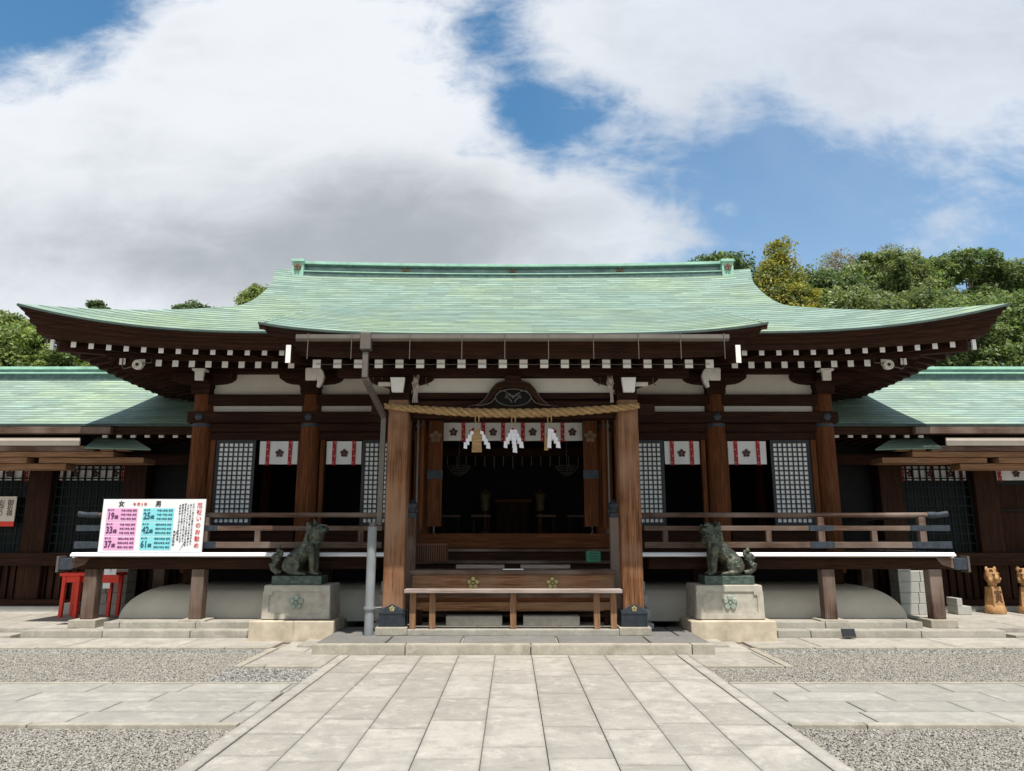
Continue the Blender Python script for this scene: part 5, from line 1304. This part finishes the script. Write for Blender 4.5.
# ================================================================== TREES
def tree(name, x, y, z0, h, blobs, mat, label, group, cat='tree', leaf=.16, n=9000, seed=0, trunk=.25, lean=0, gnd=-.03, conical=False, clump=.55, limbs=20):
    """blobs: list of (dx, dy, z, rx, ry, rz) ellipsoids filled with clumps of small leaf faces"""
    rg = np.random.default_rng(seed); rd = random.Random(seed)
    t = thing(name, (x, y, gnd), label, cat, group)
    n = int(n*2.2); leaf *= .72
    vol = np.array([b[3]*b[4]*b[5] for b in blobs]); pr = vol/vol.sum()
    cents = []
    K = max(30, n//70)
    for _ in range(K):
        b = blobs[rg.choice(len(blobs), p=pr)]; d_ = rg.normal(size=3); d_ /= np.linalg.norm(d_); r = rg.uniform(.45, 1.0)**.6
        cents.append((x+b[0]+d_[0]*b[3]*r, y+b[1]+d_[1]*b[4]*r, b[2]+d_[2]*b[5]*r))
    cents = np.array(cents); idx = rg.integers(0, K, n)
    rr = rg.normal(size=(n, 3)); rr /= np.linalg.norm(rr, axis=1)[:, None]; rr *= (rg.uniform(.2, 1, (n, 1))**.5)*clump*rg.uniform(.5, 1.2, K)[idx][:, None]; rr[:, 2] *= .6
    c = cents[idx] + rr
    nrm = rr/np.linalg.norm(rr, axis=1)[:, None]*.6 + rg.normal(size=(n, 3))*.55 + np.array([0, 0, .55]); nrm /= np.linalg.norm(nrm, axis=1)[:, None]
    a = np.cross(nrm, rg.normal(size=(n, 3))); a /= np.linalg.norm(a, axis=1)[:, None]; b = np.cross(nrm, a)
    sz = leaf*rg.uniform(.5, 1.2, (n, 1)); a *= sz; b *= sz*.55
    v = np.stack([c-a, c-b*.9, c+a, c+b*.9], 1).reshape(-1, 3) - np.array([x, y, gnd])
    fa = np.arange(4*n, dtype=np.int32)
    me = bpy.data.meshes.new('crown'); me.vertices.add(4*n); me.vertices.foreach_set('co', v.ravel()); me.loops.add(4*n); me.loops.foreach_set('vertex_index', fa)
    me.polygons.add(n); me.polygons.foreach_set('loop_start', np.arange(0, 4*n, 4, dtype=np.int32)); me.update(calc_edges=True)
    mats = mat if isinstance(mat, (list, tuple)) else [mat]
    for q in mats: me.materials.append(MATS[q])
    if len(mats) > 1:
        cm = rg.choice(len(mats), K, p=[.72] + [.28/(len(mats)-1)]*(len(mats)-1)); me.polygons.foreach_set('material_index', cm[idx].astype(np.int32))
    o = bpy.data.objects.new('crown', me); col.objects.link(o); o.parent = t; ORG[o.name] = ORG[t.name]
    mb = MB(); top = (x+lean, y, h*.92); N = 7
    path = [(x+lean*(i/N)**1.4 + (rd.uniform(-.08, .08) if 0 < i else 0), y+rd.uniform(-.06, .06), gnd+(h*.92-gnd)*i/N) for i in range(N+1)]
    mb.tube(path, [trunk*(1-.86*i/N) for i in range(N+1)], 9)
    for k in range(limbs):
        e = Vector(cents[rd.randrange(K)]); i0 = rd.randint(2, N-1); s_ = Vector(path[i0]); 
        if e.z < s_.z-.5: s_ = Vector(path[max(1, i0-2)])
        mid = (s_+e)/2 + Vector((rd.uniform(-.3, .3), rd.uniform(-.3, .3), rd.uniform(-.4, .1))); r0 = trunk*.42
        mb.tube([s_, mid, e], [r0, r0*.6, r0*.15], 6)
    mb.build('trunk', 'bark', t, smooth=True)
    return t
GT = 'trees rising behind the shrine roofs'
tree('evergreen_tree', 10.9, 33.5, 0, 14.6, [(-1.2, 0, 13.6, 1.7, 1.6, 1.1), (.5, 0, 12.4, 2.0, 1.6, 1.6), (1.0, 0, 11.0, 2.2, 2, 1.6)], ['leaf_dark', 'leaf_mid'], 'dark evergreen tree just right of the ridge end behind the main roof', GT, leaf=.15, n=15000, seed=1)
tree('golden_conifer', 11.45, 30, 0, 14.5, [(0, 0, 13.2, .5, .45, .9), (0, 0, 12.3, .95, .9, 1.0), (.05, 0, 11.3, 1.3, 1.2, 1.0), (0, 0, 10.2, 1.75, 1.5, 1.2), (.2, 0, 8.9, 2.2, 1.7, 1.2)], ['leaf_gold', 'leaf_olive'], 'golden yellow conical tree rising behind the right end of the main roof', GT, leaf=.12, n=26000, seed=2, clump=.48, trunk=.18)
tree('evergreen_tree', 14.9, 34, 0, 14.0, [(-.6, 0, 13.0, 1.5, 1.4, 1.0), (.8, 0, 12.8, 1.6, 1.4, 1.1), (-1.0, 0, 11.6, 2.0, 1.6, 1.5), (1.2, 0, 11.2, 2.0, 1.6, 1.6)], ['leaf_dark', 'leaf_dark', 'leaf_olive'], 'dark green broad tree between the golden conifer and the olive tree', GT, leaf=.15, n=22000, seed=3)
tree('olive_tree', 18.9, 36, 0, 15.6, [(-1.9, 0, 13.7, 1.8, 1.6, 1.2), (.3, 0, 14.6, 2.0, 1.6, 1.2), (1.5, 0, 13.0, 2.2, 1.8, 1.6), (-1.0, 0, 12.0, 2.4, 1.8, 1.6), (0.6, 0, 10.8, 3.0, 1.8, 1.5)], ['leaf_olive', 'leaf_mid'], 'olive green tree with dense domed crown behind the right roof slope', GT, leaf=.15, n=30000, seed=4, clump=.5, trunk=.3, limbs=16)
tree('bare_topped_tree', 21.2, 40, 0, 18.0, [(-2.2, 0, 16.6, 1.5, 1.3, .8), (.6, 0, 16.8, 1.4, 1.3, .8), (-.5, 0, 15.8, 2.4, 1.5, .9)], ['leaf_brown', 'leaf_olive'], 'tall sparse tree with brown twiggy top above the olive tree', GT, leaf=.10, n=5200, seed=5, trunk=.22, limbs=34, clump=.6)
tree('spreading_tree', 24.0, 37, 0, 15.8, [(-2.0, 0, 14.9, 1.4, 1.5, .8), (0, 0, 15.3, 1.8, 1.5, .8), (2.2, 0, 14.6, 1.9, 1.5, .9), (-2.6, 0, 13.4, 1.1, 1.4, .9), (2.4, 0, 13.0, 2.2, 1.5, 1.0), (.4, 0, 13.5, 1.2, 1.4, .6)], ['leaf_mid', 'leaf_olive'], 'spreading green tree with open crown and visible brown limbs at the upper right', GT, leaf=.15, n=20000, seed=6, clump=.5, trunk=.28, limbs=26)
tree('evergreen_tree', 26.8, 33, 0, 12.8, [(-2.0, 0, 10.9, 2.2, 1.6, 1.3), (.5, 0, 11.3, 2.3, 1.6, 1.4), (-.5, 0, 9.6, 3.0, 1.8, 1.6)], ['leaf_mid', 'leaf_dark'], 'mid green tree low at the right edge behind the wing roof', GT, leaf=.14, n=20000, seed=7)
tree('evergreen_tree', 20.6, 30, 0, 11.5, [(-1.6, 0, 9.9, 2.2, 1.6, 1.4), (1.2, 0, 10.2, 2.2, 1.6, 1.4), (0, 0, 8.4, 3.4, 1.8, 1.7)], ['leaf_mid', 'leaf_olive'], 'fresh green low tree under the right roof tip', GT, leaf=.13, n=26000, seed=8)
tree('evergreen_tree', 16.0, 31, 0, 12.5, [(-1.5, 0, 10.8, 2.2, 1.6, 1.4), (1.5, 0, 10.6, 2.4, 1.6, 1.5), (0, 0, 8.8, 3.4, 1.8, 1.7)], ['leaf_olive', 'leaf_dark'], 'low olive tree showing just above the right slope of the main roof', GT, leaf=.14, n=20000, seed=9)
tree('broadleaf_tree', -17.6, 27, 0, 9.9, [(-2.0, 0, 8.3, 2.0, 1.6, 1.5), (.2, 0, 8.1, 2.0, 1.6, 1.3), (1.7, 0, 7.2, 1.5, 1.4, 1.2), (0, 0, 6.8, 3.2, 1.8, 1.6)], ['leaf_bright', 'leaf_mid', 'leaf_olive'], 'sunlit yellow green tree behind the left wing roof', GT, leaf=.12, n=30000, seed=10, clump=.42)
tree('broadleaf_tree', -14.8, 27, 0, 8.2, [(-.6, 0, 6.7, 1.8, 1.4, 1.1), (1.0, 0, 6.0, 1.6, 1.4, 1.1)], ['leaf_mid', 'leaf_dark', 'leaf_brown'], 'darker green tree right of the yellow green one behind the left wing roof', GT, leaf=.12, n=15000, seed=13, clump=.42)
tree('pine_tree', -19.9, 34, 0, 13.2, [(-.1, 0, 12.35, .35, .4, .18), (.2, 0, 12.05, .45, .4, .18), (-.9, 0, 11.9, .2, .3, .14)], 'leaf_dark', 'thin dark pine tip just above the left end of the main roof', GT, leaf=.10, n=1500, seed=11, clump=.2, trunk=.1, limbs=8)
tree('evergreen_tree', -16.0, 36, 0, 12.55, [(0, 0, 12.3, 1.0, 1.0, .65)], 'leaf_dark', 'dark treetop peeking over the left slope of the main roof', GT, leaf=.13, n=4000, seed=12, clump=.4)
tree('broadleaf_tree', -12.15, 34, 0, 12.6, [(.1, 0, 12.3, 1.0, .9, .95), (.9, 0, 12.4, .7, .7, .6)], ['leaf_bright', 'leaf_olive'], 'rounded yellow green treetop left of the ridge above the main roof', GT, leaf=.12, n=7000, seed=14, clump=.35)
